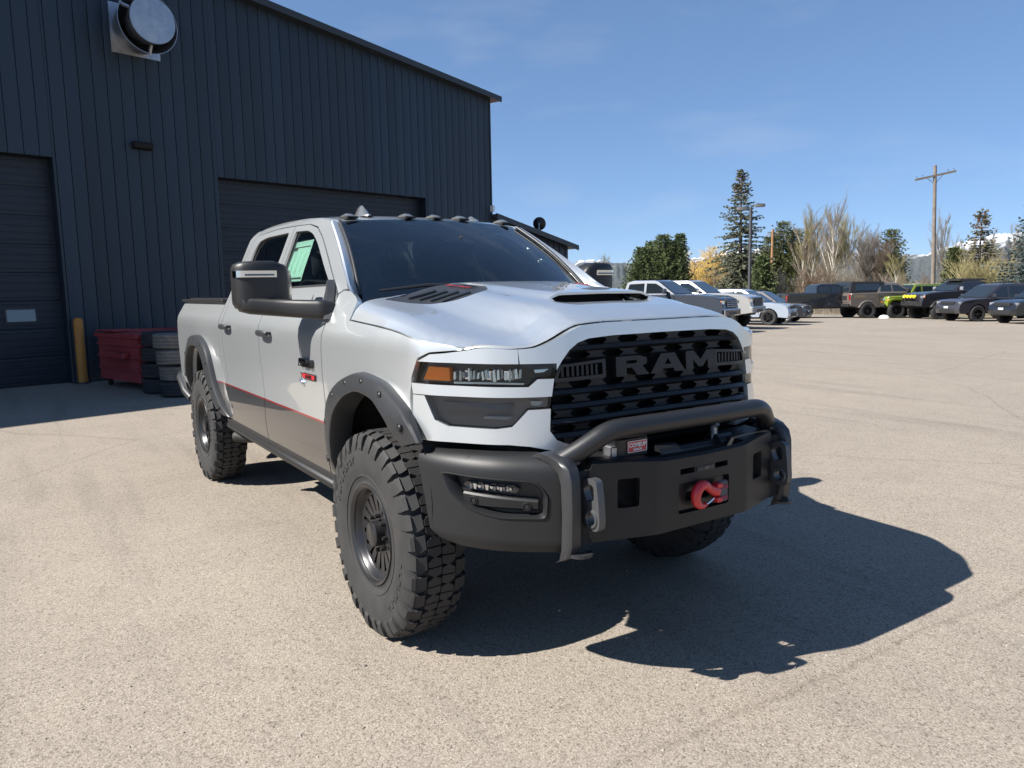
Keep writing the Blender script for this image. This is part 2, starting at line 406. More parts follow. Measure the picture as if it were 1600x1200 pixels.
# ================================================================== GROUND
def gz(y):
    t = min(60., max(0., y-10)); return -.0165*t*t/(t+4)
def asphalt():
    m = mat('pale_chip_seal', (.25, .21, .18), .92, spec=.25); nd, lk, b = nodes(m)
    tc = nd.new('ShaderNodeTexCoord'); P = tc.outputs['Object']
    def N(scale, det=3, rough=.6):
        n = nd.new('ShaderNodeTexNoise'); n.inputs['Scale'].default_value = scale; n.inputs['Detail'].default_value = det; n.inputs['Roughness'].default_value = rough; lk.new(P, n.inputs['Vector']); return n.outputs['Fac']
    def Vn(scale):
        v = nd.new('ShaderNodeTexVoronoi'); v.inputs['Scale'].default_value = scale; lk.new(P, v.inputs['Vector']); return v
    def mixc(fac, a, bcol, mode='MIX'):
        x = nd.new('ShaderNodeMix'); x.data_type = 'RGBA'; x.blend_type = mode
        if isinstance(fac, float): x.inputs['Factor'].default_value = fac
        else: lk.new(fac, x.inputs['Factor'])
        for s, v in ((6, a), (7, bcol)):
            if isinstance(v, tuple): x.inputs[s].default_value = (*v, 1)
            else: lk.new(v, x.inputs[s])
        return x.outputs[2]
    # stones of mixed colour sitting in darker binder
    v1 = Vn(135.); sep = nd.new('ShaderNodeSeparateColor'); lk.new(v1.outputs['Color'], sep.inputs[0])
    stone = ramp(nd, lk, sep.outputs[0], [(0., (.155, .132, .107)), (.12, (.262, .226, .185)), (.5, (.318, .276, .228)), (.85, (.348, .305, .255)), (1., (.405, .360, .304))]).outputs['Color']
    v2 = Vn(46.); sep2 = nd.new('ShaderNodeSeparateColor'); lk.new(v2.outputs['Color'], sep2.inputs[0])
    big = ramp(nd, lk, sep2.outputs[1], [(.0, (.80, .79, .78)), (.03, (.90, .895, .89)), (.05, (1, 1, 1)), (.97, (1.0, 1.0, 1.0)), (.99, (1.04, 1.04, 1.03))]).outputs['Color']
    gap = ramp(nd, lk, v1.outputs['Distance'], [(.30, (1, 1, 1)), (.62, (.80, .79, .78))]).outputs['Color']
    c = mixc(1., stone, gap, 'MULTIPLY'); c = mixc(1., c, big, 'MULTIPLY')
    # broad wear: paler traffic lanes, grey patches, a few tyre-polished streaks and oil marks
    w1 = ramp(nd, lk, N(.35, 5), [(.30, (.90, .90, .905)), (.55, (1.0, 1.0, 1.0)), (.75, (1.05, 1.04, 1.03))]).outputs['Color']
    w2 = ramp(nd, lk, N(2.2, 6, .7), [(.32, (.94, .937, .935)), (.5, (1, 1, 1)), (.7, (1.03, 1.03, 1.02))]).outputs['Color']
    c = mixc(1., c, w1, 'MULTIPLY'); c = mixc(1., c, w2, 'MULTIPLY')
    mp2 = nd.new('ShaderNodeMapping'); mp2.inputs['Rotation'].default_value = (0, 0, radians(-38)); mp2.inputs['Scale'].default_value = (.22, 2.6, 1); lk.new(P, mp2.inputs[0])
    n3 = nd.new('ShaderNodeTexNoise'); n3.inputs['Scale'].default_value = 1.; n3.inputs['Detail'].default_value = 4; lk.new(mp2.outputs[0], n3.inputs['Vector'])
    st = ramp(nd, lk, n3.outputs['Fac'], [(.30, (.84, .84, .85)), (.44, (1, 1, 1)), (.8, (1.03, 1.03, 1.02))]).outputs['Color']; c = mixc(1., c, st, 'MULTIPLY')
    sp = ramp(nd, lk, N(5.5, 2, .4), [(.20, (.78, .77, .76)), (.26, (1, 1, 1))]).outputs['Color']; c = mixc(1., c, sp, 'MULTIPLY')
    # hairline cracks
    vc = nd.new('ShaderNodeTexVoronoi'); vc.feature = 'DISTANCE_TO_EDGE'; vc.inputs['Scale'].default_value = .16
    wn = nd.new('ShaderNodeTexNoise'); wn.inputs['Scale'].default_value = 1.4; wn.inputs['Detail'].default_value = 5; lk.new(P, wn.inputs['Vector'])
    wm = nd.new('ShaderNodeMix'); wm.data_type = 'RGBA'; wm.inputs['Factor'].default_value = .16; lk.new(P, wm.inputs[6]); lk.new(wn.outputs['Color'], wm.inputs[7]); lk.new(wm.outputs[2], vc.inputs['Vector'])
    ck = ramp(nd, lk, vc.outputs['Distance'], [(.0, (.84, .83, .82)), (.0008, (.90, .895, .89)), (.0016, (1, 1, 1))]).outputs['Color']; c = mixc(1., c, ck, 'MULTIPLY')
    lk.new(c, b.inputs['Base Color'])
    hh = nd.new('ShaderNodeMath'); hh.operation = 'MULTIPLY_ADD'; lk.new(v1.outputs['Distance'], hh.inputs[0]); hh.inputs[1].default_value = -.8; lk.new(sep.outputs[1], hh.inputs[2])
    bp = nd.new('ShaderNodeBump'); bp.inputs['Strength'].default_value = .45; bp.inputs['Distance'].default_value = .004; lk.new(hh.outputs[0], bp.inputs['Height']); lk.new(bp.outputs[0], b.inputs['Normal'])
    return m
M_asph = asphalt()
M_grass = vary(mat('dry_spring_grass', (.2, .17, .09), .95), .4, (.13, .12, .055), (.26, .21, .12), 8, .5, .05)
def yrows(y0, y1, far):
    a = [y0]+[y for y in np.arange(8., 71., 3.) if y0 < y < y1]+[y1]
    return a
mb = MB(); rows_ = [-6500.]+list(np.arange(8., 71., 3.))+[7500.]
mb.rings([[(-6800, y, gz(y)-.02), (6300, y, gz(y)-.02)] for y in rows_], False); struct(mb.build('ground', M_grass, None, None, True))
mb = MB(); rows_ = [-60.]+list(np.arange(8., 47., 1.5))+[47.]
def lotx(y): return (-62+.15*sin(y*.4), 60)
mb.rings([[(lotx(y)[0], y, gz(y)), (-20, y, gz(y)), (20, y, gz(y)), (60, y, gz(y))] for y in rows_], False); struct(mb.build('parking_lot', M_asph, None, None, True))
rp = random.Random(3); mb = MB()   # loose chips of stone on the surface
for k in range(900):
    d_ = 1.6+rp.random()**1.6*9; a_ = radians(146.6)+rp.uniform(-.75, .75); x, y = CAM_POS[0]+d_*cos(a_), CAM_POS[1]+d_*sin(a_)
    q = rp.uniform(.003, .007)*(1.7 if rp.random() < .06 else 1); P = [(x+q*rp.uniform(.7, 1.2)*cos(t_+.3*rp.random()), y+q*rp.uniform(.7, 1.2)*sin(t_), gz(y)) for t_ in (0, 1.2, 2.5, 3.7, 5.0)]
    o = len(mb.v); mb.v += P+[(x+q*.2, y, gz(y)+q*.9)]; mb.f += [(o+i, o+(i+1) % 5, o+5) for i in range(5)]
M_peb = mat('loose_stone_chip', (.2, .175, .15), .9); nd_, lk_n, b_ = nodes(M_peb); gi = nd_.new('ShaderNodeNewGeometry'); rr_ = ramp(nd_, lk_n, gi.outputs['Random Per Island'], [(0., (.07, .06, .055)), (.35, (.16, .14, .12)), (1., (.40, .36, .31))]); lk_n.new(rr_.outputs['Color'], b_.inputs['Base Color'])
ob = mb.build('loose_gravel', M_peb, None, None); ob['kind'] = 'stuff'; ob['label'] = 'loose chips of stone lying on the pale asphalt'

# ================================================================== WAREHOUSE
TH = radians(14); WD = Vector((-sin(TH), cos(TH), 0)); WN = Vector((cos(TH), sin(TH), 0)); WO = Vector((-13.2, -2.7, 0))
def W(s, z, o=0.): return WO+WD*s+WN*o+Vector((0, 0, z))
M_navy = vary(mat('dark_navy_steel_cladding', (.03, .045, .065), .42, .15), .5, (.0138, .0252, .0400), (.0198, .0335, .050), 6, mapscale=(1, 1, .25), rlo=.36, rhi=.55)
nd_, lk_n, b_ = nodes(M_navy)   # sheets differ a little; dust and splash marks gather low on the wall
oi = nd_.new('ShaderNodeObjectInfo'); mr_ = nd_.new('ShaderNodeMapRange'); mr_.inputs['To Min'].default_value = .84; mr_.inputs['To Max'].default_value = 1.14; lk_n.new(oi.outputs['Random'], mr_.inputs['Value'])
src_ = b_.inputs['Base Color'].links[0].from_socket; hm = nd_.new('ShaderNodeMix'); hm.data_type = 'RGBA'; hm.blend_type = 'MULTIPLY'; hm.inputs['Factor'].default_value = 1.
lk_n.new(src_, hm.inputs[6]); lk_n.new(mr_.outputs[0], hm.inputs[7])
g_n = nd_.new('ShaderNodeNewGeometry'); sx_n = nd_.new('ShaderNodeSeparateXYZ'); lk_n.new(g_n.outputs['Position'], sx_n.inputs[0]); zn = noise(nd_, lk_n, 2.2, 6, .7, 'Object', (1, 1, .35))
zz = nd_.new('ShaderNodeMath'); zz.operation = 'MULTIPLY_ADD'; lk_n.new(zn.outputs['Fac'], zz.inputs[0]); zz.inputs[1].default_value = -1.6; lk_n.new(sx_n.outputs['Z'], zz.inputs[2])
dm = nd_.new('ShaderNodeMapRange'); dm.inputs['From Min'].default_value = -.9; dm.inputs['From Max'].default_value = .15; dm.inputs['To Min'].default_value = .45; dm.inputs['To Max'].default_value = 0.; lk_n.new(zz.outputs[0], dm.inputs['Value'])
dx_ = nd_.new('ShaderNodeMix'); dx_.data_type = 'RGBA'; dx_.inputs[7].default_value = (.11, .10, .09, 1); lk_n.new(dm.outputs[0], dx_.inputs['Factor']); lk_n.new(hm.outputs[2], dx_.inputs[6]); lk_n.new(dx_.outputs[2], b_.inputs['Base Color'])
M_navy2 = vary(mat('dark_navy_door_steel', (.02, .03, .045), .5), .6, (.0095, .0150, .0235), (.0135, .0205, .031), 5)
M_trim = mat('charcoal_trim_metal', (.035, .038, .042), .4, .2)
M_roof = mat('roof_sheet_metal', (.08, .085, .09), .45, .3)
wh = thing('warehouse', 'big dark navy metal clad workshop building with recessed roll up doors', 'building', W(0, 0))
def wobj(mb, name, m, parent, smooth=None, recalc=True):
    # world-space mesh under the warehouse root
    rel = Vector(wh.location); mb.v = [(v[0]-rel.x, v[1]-rel.y, v[2]-rel.z) for v in mb.v]
    return mb.build(name, m, parent, smooth, recalc)
def zr(s): return 8.08-.105*(max(3.0, s)-5.21)
S0, S1 = -16., 13.04
D1, D1T, D2A, D2B, D2T = 1.21, 4.28, 4.43, 10.42, 4.22
def wprism(mb, poly, o0, o1): mb.prism(poly, lambda s, z: W(s, z, o0), lambda s, z: W(s, z, o1))
def wbox(mb, s0, s1, z0, z1, o0, o1): wprism(mb, [(s0, z0), (s1, z0), (s1, z1), (s0, z1)], o0, o1)
mb = MB()   # backing sheet with the door openings
for P in ([(S0, D1T), (D1, D1T), (D2A, D1T), (D2A, zr(D2A)), (3., zr(3.)), (S0, zr(S0))], [(D1, 0), (D2A, 0), (D2A, D1T), (D1, D1T)], [(D2A, D2T), (D2B, D2T), (D2B, zr(D2B)), (D2A, zr(D2A))], [(D2B, 0), (S1, 0), (S1, zr(S1)), (D2B, zr(D2B))]):
    wprism(mb, P, -.03, -.10)
wl = wobj(mb, 'wall', M_navy2, wh)
mb = MB()   # rest of the hall: far end, rear and the roof deck
P0, P1 = W(S0, 0, -40), W(S1, 0, -40)
mb.rings([[W(S1-.02, 0, -.03), W(S1-.02, zr(S1), -.03)], [W(S1-.02, 0, -40), W(S1-.02, zr(S1), -40)], [W(S0, 0, -40), W(S0, zr(S0), -40)], [W(S0, 0, -.03), W(S0, zr(S0), -.03)]], False)
wobj(mb, 'side_wall', M_navy, wh)
mb = MB()
for (sa, sb) in ((S0-.3, 3.0), (3.0, S1+.28)):
    za, zb = zr(sa)+.02, zr(sb)+.02
    mb.prism([(sa, za), (sb, zb), (sb, zb+.10), (sa, za+.10)], lambda s, z: W(s, z, .20), lambda s, z: W(s, z, -40.3))
rf = wobj(mb, 'roof', M_roof, wh)
mb = MB()   # rake trim board
for (sa, sb) in ((S0-.3, 3.0), (3.0, S1+.28)):
    za, zb = zr(sa)+.13, zr(sb)+.13
    mb.prism([(sa, za-.15), (sb, zb-.15), (sb, zb), (sa, za)], lambda s, z: W(s, z, .26), lambda s, z: W(s, z, .205))
wobj(mb, 'rake_trim', M_trim, rf)
mb = MB(); wprism(mb, [(3.0, zr(3.)-.02), (S1+.24, zr(S1)-.03), (S1+.24, zr(S1)+.0), (3.0, zr(3.)+.0)], .20, -.01); wobj(mb, 'soffit', M_trim, rf)
# standing seam panels, one by one
def panel(s0, s1, z0, z1a, z1b, parent, pitch=.256):
    mb = MB(); b = .012
    row = [(s0, -.03), (s0+.001, -.004), (s0+b, 0.), (s0+(s1-s0)*.5, .0), (s1-b, 0.), (s1-.001, -.004), (s1, -.03)]
    top = lambda s: z1a+(z1b-z1a)*(s-s0)/(s1-s0)
    mb.rings([[W(s, z0, o) for s, o in row], [W(s, top(s), o) for s, o in row]], False)
    return wobj(mb, 'siding_panel', M_navy, parent, 20, False)
s = S1-.256
cnt = 0
while s > -5.2:
    a, b = s+.006, s+.256-.006; z0 = 0.02
    if b <= D1+.02: z0 = D1T
    elif a >= D2A-.02 and b <= D2B+.02: z0 = D2T
    cut = [q for q in (D1, D2A, D2B) if a < q < b]
    if cut:   # a sheet that straddles an opening: one part stands full height, the other stops at the lintel
        q = cut[0]; head = (D1T, D2T, D2T)[(D1, D2A, D2B).index(q)]
        panel(a, q-.001, head if q != D2A else .02, zr(a), zr(q), wl); panel(q+.001, b, .02 if q != D2A else head, zr(q), zr(b), wl)
    else: panel(a, b, z0, zr(a), zr(b), wl); cnt += 1
    s -= .256
mb = MB(); wbox(mb, S1-.012, S1+.03, 0, zr(S1), -.10, .018); wobj(mb, 'corner_trim', M_trim, wl)
# roll-up doors: ribbed sections in the openings, with jamb returns
def rollup(sa, sb, top, name_label):
    mb = MB(); O = -.28
    wbox(mb, sb-.0, sb+.03, 0, top, -.10, O-.06); wbox(mb, sa-.03, sa, 0, top, -.10, O-.06); wbox(mb, sa-.03, sb+.03, top, top+.03, -.10, O-.06)
    d = wobj(mb, 'roll_up_door', M_navy2, wh)
    n = 8; h = top/n
    for k in range(n):
        mb = MB(); z0 = k*h+.003; z1 = (k+1)*h-.003; prof = [(z0, O-.05), (z0, O-.004), (z0+.012, O)]
        for q in range(4):
            zc = z0+(q+.5)*(z1-z0)/4; prof += [(zc-.018, O), (zc-.010, O-.004), (zc+.010, O-.004), (zc+.018, O)]
        prof += [(z1-.012, O), (z1, O-.004), (z1, O-.05)]
        mb.rings([[W(sa, z, o) for z, o in prof], [W(sb, z, o) for z, o in prof]], False); wobj(mb, 'door_section', M_navy2, d, 20)
    mb = MB(); wbox(mb, sa, sb, 0, .03, O+.012, O-.03); wobj(mb, 'bottom_seal', M_seal, d)
    return d
d1 = rollup(-2.9, D1, D1T, ''); d2 = rollup(D2A, D2B, D2T, '')
mb = MB(); wbox(mb, .25, .78, 1.20, 1.48, -.262, -.279); fr = wobj(mb, 'window_frame', M_trim, d1)
M_pane = mat('door_pane_glass', (.02, .025, .03), .03, 0, 1., .0, 1.)
mb = MB(); mb.prism([(.28, 1.23), (.75, 1.23), (.75, 1.45), (.28, 1.45)], lambda s, z: W(s, z, -.246-(z-1.23)*.05), lambda s, z: W(s, z, -.262)); wobj(mb, 'door_window', M_pane, d1)
# exhaust hood on the wall
def wl_lathe(mb, prof, s, z, seg=48):
    rs = []
    for (r, o) in prof: rs.append([W(s+r*cos(2*pi*k/seg), z+r*sin(2*pi*k/seg), o) for k in range(seg)])
    mb.rings(rs)
mb = MB(); wbox(mb, 2.42, 3.36, 6.42, 7.36, .015, 0); ex = wobj(mb, 'exhaust_hood', M_steel, wh)
mb = MB(); wl_lathe(mb, [(.45, .015), (.455, .12), (.50, .35), (.56, .64), (.568, .66), (.558, .66), (.49, .36), (.44, .12)], 2.89, 6.90); wobj(mb, 'hood_shroud', M_steel, ex, 35)
mb = MB(); wl_lathe(mb, [(.30, .30), (.37, .55), (.415, .74), (.43, .83), (.432, .87), (.425, .885), (.0, .90)], 2.89, 6.90); wobj(mb, 'hood_damper', M_steel, ex, 35)
mb = MB(); wl_lathe(mb, [(.44, .10), (.30, .11), (.0, .11)], 2.89, 6.90); wobj(mb, 'fan_opening', M_dark, ex)
for a in (-88, 30, 150):
    mb = MB(); ca, sa_ = cos(radians(a)), sin(radians(a)); pts = [W(2.89+r*ca, 6.90+r*sa_, o) for r, o in ((.40, .70), (.50, .62), (.57, .60))]
    mb.tube(pts, .035, 6); wobj(mb, 'damper_bracket', M_steel, ex, 50)
# wall pack light
mb = MB(); mb.prism([(.0, 4.74), (.16, 4.74), (.19, 4.70), (.17, 4.62), (.0, 4.60)], lambda o, z: W(2.66, z, o), lambda o, z: W(3.02, z, o)); lp = wobj(mb, 'wall_light', M_dark, wh)
mb = MB(); mb.prism([(.172, 4.69), (.180, 4.69), (.168, 4.63), (.160, 4.63)], lambda o, z: W(2.70, z, o), lambda o, z: W(2.98, z, o)); wobj(mb, 'light_lens', M_smoke_pl, lp)
mb = MB(); wbox(mb, 12.98, 13.06, 4.00, 4.18, .12, .0); wobj(mb, 'meter_box', M_white, wh)
# lean-to beyond the corner
L0, L1 = 13.075, 16.85
def zl(s): return 3.90-.208*(s-13.24)
mb = MB(); wprism(mb, [(L0, 0), (L1, 0), (L1, zl(L1)-.10), (L0, zl(L0)-.10)], -.10, -.16); lt = wobj(mb, 'lean_to_wall', M_navy2, wh)
s = L0
while s < L1-.1:
    a, b = s+.012, min(L1, s+.30-.012); panel(a, b, .02, zl(a)-.11, zl(b)-.11, lt) if False else None
    mb = MB(); row = [(a, -.10), (a+.02, -.06), (b-.02, -.06), (b, -.10)]
    mb.rings([[W(q, .02, o) for q, o in row], [W(q, zl(q)-.11, o) for q, o in row]], False); wobj(mb, 'siding_panel', M_navy, lt, 20, False); s += .30
mb = MB(); mb.prism([(L0, zl(L0)-.10), (L1+.25, zl(L1+.25)-.10), (L1+.25, zl(L1+.25)), (L0, zl(L0))], lambda s, z: W(s, z, .16), lambda s, z: W(s, z, -22)); lr = wobj(mb, 'lean_to_roof', M_roof, wh)
mb = MB(); mb.prism([(L0, zl(L0)-.14), (L1+.27, zl(L1+.27)-.14), (L1+.27, zl(L1+.27)+.02), (L0, zl(L0)+.02)], lambda s, z: W(s, z, .20), lambda s, z: W(s, z, .162)); wobj(mb, 'rake_trim', M_trim, lr)
mb = MB(); mb.rings([[W(L1, 0, -.10), W(L1, zl(L1)-.1, -.10)], [W(L1, 0, -22), W(L1, zl(L1)-.1, -22)]], False); wobj(mb, 'lean_to_side', M_navy, wh)
# satellite dish on the lean-to roof
dc = W(15.62, 3.80, -.3); dn = (WD*.55+WN*-.30+Vector((0, 0, .12))).normalized(); du_ = dn.orthogonal().normalized(); dv_ = dn.cross(du_)
mb = MB(); rs = []
for (r, h) in ((.02, -.03), (.10, -.02), (.17, .0), (.215, .03), (.218, .032), (.21, .02), (.16, -.012), (.02, -.04)): rs.append([dc+dn*h+(du_*cos(2*pi*k/24)+dv_*sin(2*pi*k/24))*r for k in range(24)])
mb.rings(rs); ds = wobj(mb, 'satellite_dish', M_black, wh, 40)
mb = MB(); mb.tube([dc-dn*.03, dc-dn*.06+Vector((0, 0, -.15)), W(15.62, zl(15.62)-.02, -.3)], .018, 8); mb.tube([dc-dn*.03+Vector((0, 0, -.1)), dc+dn*.26+Vector((0, 0, -.04))], .010, 6); mb.box(tuple(dc+dn*.27+Vector((0, 0, -.03))), (.035, .035, .035)); wobj(mb, 'dish_mast', M_steel, ds, 50)

# ================================================================== THINGS BY THE WALL
M_yel = vary(mat('faded_yellow_paint', (.5, .23, .03), .6), 5, (.44, .165, .025), (.55, .23, .04), 5)
t = thing('bollard', 'orange yellow steel bollard beside the left roll up door', 'bollard', (-13.36, -1.36, 0))
mb = MB(); mb.lathe([(.085, 0), (.085, 1.20), (.075, 1.245), (.045, 1.27), (0, 1.278)], 2, 20); mb.build('post', M_yel, t, 40)
mb = MB(); mb.lathe([(.13, .004), (.12, .03), (.09, .035)], 2, 20); mb.build('base_collar', M_trim, t, 40)
M_dump = vary(mat('dull_red_dumpster_paint', (.2, .03, .04), .55), 3.0, (.24, .03, .035), (.38, .06, .06), 7, bump=.1, bdist=.004, rlo=.4, rhi=.7)
dang = atan2(-.453, -1.579) ; t = thing('dumpster', 'dull red steel dumpster with flat lids against the navy wall', 'dumpster', (-11.164, -.616, 0), dang)
# local frame: x runs from the near corner to the wall, y towards the camera's left is negative
LX, LY, HZ = 1.72, 1.75, 1.0
mb = MB(); mb.prism([(.0, .14), (LX, .14), (LX, HZ), (.0, HZ)], lambda x, z: (x, .0, z), lambda x, z: (x, -LY, z)); mb.build('bin_body', M_dump, t, None, True)
for z in (.36, .58, .80):
    mb = MB(); mb.box((LX/2, .016, z), (LX/2, .018, .020), None, .008); mb.build('side_rib', M_dump, t, None)
    mb = MB(); mb.box((-.016, -LY/2, z), (.018, LY/2, .020), None, .008); mb.build('side_rib', M_dump, t, None)
mb = MB(); mb.box((LX/2, .018, HZ-.035), (LX/2+.05, .035, .04), None, .010); mb.box((-.018, -LY/2, HZ-.035), (.035, LY/2+.03, .04), None, .010); mb.build('top_rim', M_dump, t, None)
for k in range(2):
    mb = MB(); mb.box((LX*(.25+.5*k), -LY/2, HZ+.022), (LX*.245, LY/2+.04, .016), Matrix.Rotation(radians(-1.5+3*k), 3, 'X'), .008); mb.build('lid', M_dump, t, None)
mb = MB(); mb.box((LX*.5, .075, .62), (.50, .06, .05), None, .01); mb.build('fork_pocket', M_dump, t, None)
for (x, y) in ((.12, -.12), (LX-.12, -.12), (.12, -LY+.12), (LX-.12, -LY+.12)):
    mb = MB(); mb.lathe([(0, -.03), (.06, -.03), (.065, 0), (.06, .03), (0, .03)], 1, 14, (x, y, .066)); mb.build('caster', M_seal, t, 40)
M_wornt = vary(mat('dusty_worn_tyre', (.12, .11, .10), .85), 7, (.12, .106, .090), (.22, .197, .170), 5)
M_dkt = vary(mat('old_black_tyre', (.025, .026, .028), .8), 7, (.02, .021, .023), (.036, .036, .037), 5)
def flat_tyre(label, loc, m, ang, group):
    t = tag(None, label, 'tyre', group) if False else None
    mb = MB(); R = .355; w = .125
    pr_ = [(.20, -.085), (.215, -.105), (.26, -.122), (.32, -.120), (R-.012, -.108), (R, -.095)]
    for g in (-.055, 0., .055): pr_ += [(R, g-.010), (R-.014, g-.008), (R-.014, g+.008), (R, g+.010)]
    pr_ += [(R, .095), (R-.012, .108), (.32, .120), (.26, .122), (.215, .105), (.20, .085), (.19, 0)]
    mb.lathe(pr_, 2, 40, (0, 0, 0), 1, True); o = mb.build('worn_tyre', m, None, 30, True)
    o.location = loc; o.rotation_euler = ang; tag(o, label, 'tyre', group); return o
pos = ['lowest', 'second from the bottom', 'third from the bottom', 'topmost']
for k in range(4):
    flat_tyre('black tyre, %s of the left stack by the red dumpster' % pos[k], (-10.86+.02*(k % 2), -.29+.012*k, .135+.265*k), M_dkt, (radians([0, 1, -1, .5][k]), radians([0, -.6, .8, 0][k]), k), 'old tyres stacked by the dumpster')
for k in range(4):
    flat_tyre('dusty grey worn tyre, %s of the right stack behind the pickup bed' % pos[k] if k else 'dark tyre, lowest of the right stack behind the pickup bed', (-10.16+.05*[0, -.8, .3, 0][k], -.155+.06*[.6, .9, .2, -.3][k], .135+.262*k), M_wornt if k else M_dkt, (radians([0, 1.2, -1.4, 1][k]), radians([0, -1, 1.2, -.5][k]), k*1.3), 'old tyres stacked by the dumpster')
# ================================================================== HERO PICKUP
truck = thing('pickup_truck', 'silver lifted crew cab pickup with charcoal winch bumper parked nose out on the asphalt', 'pickup truck')

YZ = [.45, .64, .75, .95, 1.2, 1.40, 1.445, 1.52, 1.60, 1.66, 1.80, 1.95, 2.07, 2.12, 2.165, 2.20]
YY = [.945, .985, 1.0, 1.01, 1.012, 1.010, 1.003, .966, .925, .895, .84, .775, .725, .70, .66, .60]
_ys = pchip(YZ, YY)
PX = [.20, .30, .38, .454, .52, .62, .70]; PY = [1.004, 1.002, .998, .985, .96, .90, .845]
_pl = pchip(PX, PY)
def ys(x, z):
    y = _ys(z)
    if x > .1:
        k = min(1, (x-.1)/.2); y = min(y, (1-k)*y+k*_pl(max(.2, x))*(y/1.012 if z > 1.42 else 1))
    if z < 1.44:   # fender and box side swell over the wheels
        for cx in (0., -3.797): y += .016*math.exp(-((x-cx)/.55)**2)*math.exp(-((z-1.15)/.3)**2)*(1 if x < .3 else max(0, 1-(x-.3)/.15))
    # waisted sheet metal between the arches
    if -3.2 < x < -.6 and z < 1.40: y -= .012*math.exp(-((z-1.02)/.16)**2)
    return y
def side(sg, off=0.): return lambda x, z: (x, sg*(ys(x, z)+off), z)
def arc(cx, cz, rx, rz, a0, a1, n=16):
    return [(cx+rx*cos(radians(a0+(a1-a0)*i/n)), cz+rz*sin(radians(a0+(a1-a0)*i/n))) for i in range(n+1)]
SIDES = (-1, 1)
_yx = [-.42, -.345, -.2, -.02, .1, .20, .32, .40, .45, .52, .60, .665]
_ye = pchip(_yx, [ys(x_, _zt(x_))-.005 for x_ in _yx])
FEND = [(-.655, .66), (-.655, 1.652), (-.60, 1.672), (-.50, 1.668), (-.40, 1.640), (-.352, 1.618), (-.349, _zt(-.349)-.006)]+[(x_, _zt(x_)-.006) for x_ in (-.2, -.02, .1, .2, .32, .4, .45, .52, .60)]+[(.658, 1.420),
        (.52, 1.407), (.455, 1.38), (.415, 1.30), (.40, 1.2), (.41, 1.10), (.46, 1.03)]+arc(0, .78, .455, .44, 36, 190)+[(-.46, .66)]
FDOOR = [(-.668, .66), (-.668, 1.63), (-.728, 1.68), (-.985, 1.834), (-1.299, 2.010), (-1.453, 2.078), (-1.641, 2.112), (-1.955, 2.126), (-1.955, 1.70), (-1.915, 1.35), (-1.885, .9), (-1.885, .66)]
FWIN = round_poly([(-.835, 1.70), (-1.36, 1.985), (-1.50, 2.045), (-1.63, 2.074), (-1.905, 2.086), (-1.885, 1.69)], [.02, .1, .05, .05, .03, .03])
RDOOR = [(-1.895, .66), (-1.895, .9), (-1.925, 1.35), (-1.965, 1.70), (-1.965, 2.126), (-2.39, 2.138), (-2.90, 2.125), (-2.98, 2.08), (-3.05, 1.96), (-3.05, 1.60), (-3.00, 1.45), (-2.94, .95), (-2.93, .66)]
RWIN = round_poly([(-2.06, 1.69), (-2.05, 2.09), (-2.62, 2.092), (-2.80, 2.07), (-2.86, 1.98), (-2.88, 1.70)], [.03, .03, .1, .05, .05, .04])
PILL = [(-.668, 1.658), (-.615, 1.678), (-.555, 1.682), (-.60, 1.715), (-.704, 1.785), (-.953, 1.937), (-1.18, 2.066), (-1.26, 2.108), (-1.46, 2.140), (-1.88, 2.168), (-2.43, 2.180), (-3.04, 2.165), (-3.115, 2.10), (-3.14, 1.957),
        (-3.155, 1.62), (-3.11, 1.4), (-3.10, .80), (-3.05, .66), (-2.938, .66), (-2.948, .95), (-3.008, 1.45), (-3.058, 1.60), (-3.058, 1.963), (-2.987, 2.087), (-2.905, 2.132), (-2.39, 2.145), (-1.95, 2.133), (-1.641, 2.119), (-1.448, 2.086), (-1.293, 2.018), (-.978, 1.842), (-.722, 1.688)]
BED = [(-3.165, 1.62), (-3.12, 1.4), (-3.11, .80), (-3.08, .66), (-3.26, .66)]+arc(-3.797, .80, .475, .46, 10, 172)+[(-4.35, .78), (-4.88, .82), (-4.93, 1.2), (-4.93, 1.45), (-4.90, 1.56), (-4.84, 1.61)]
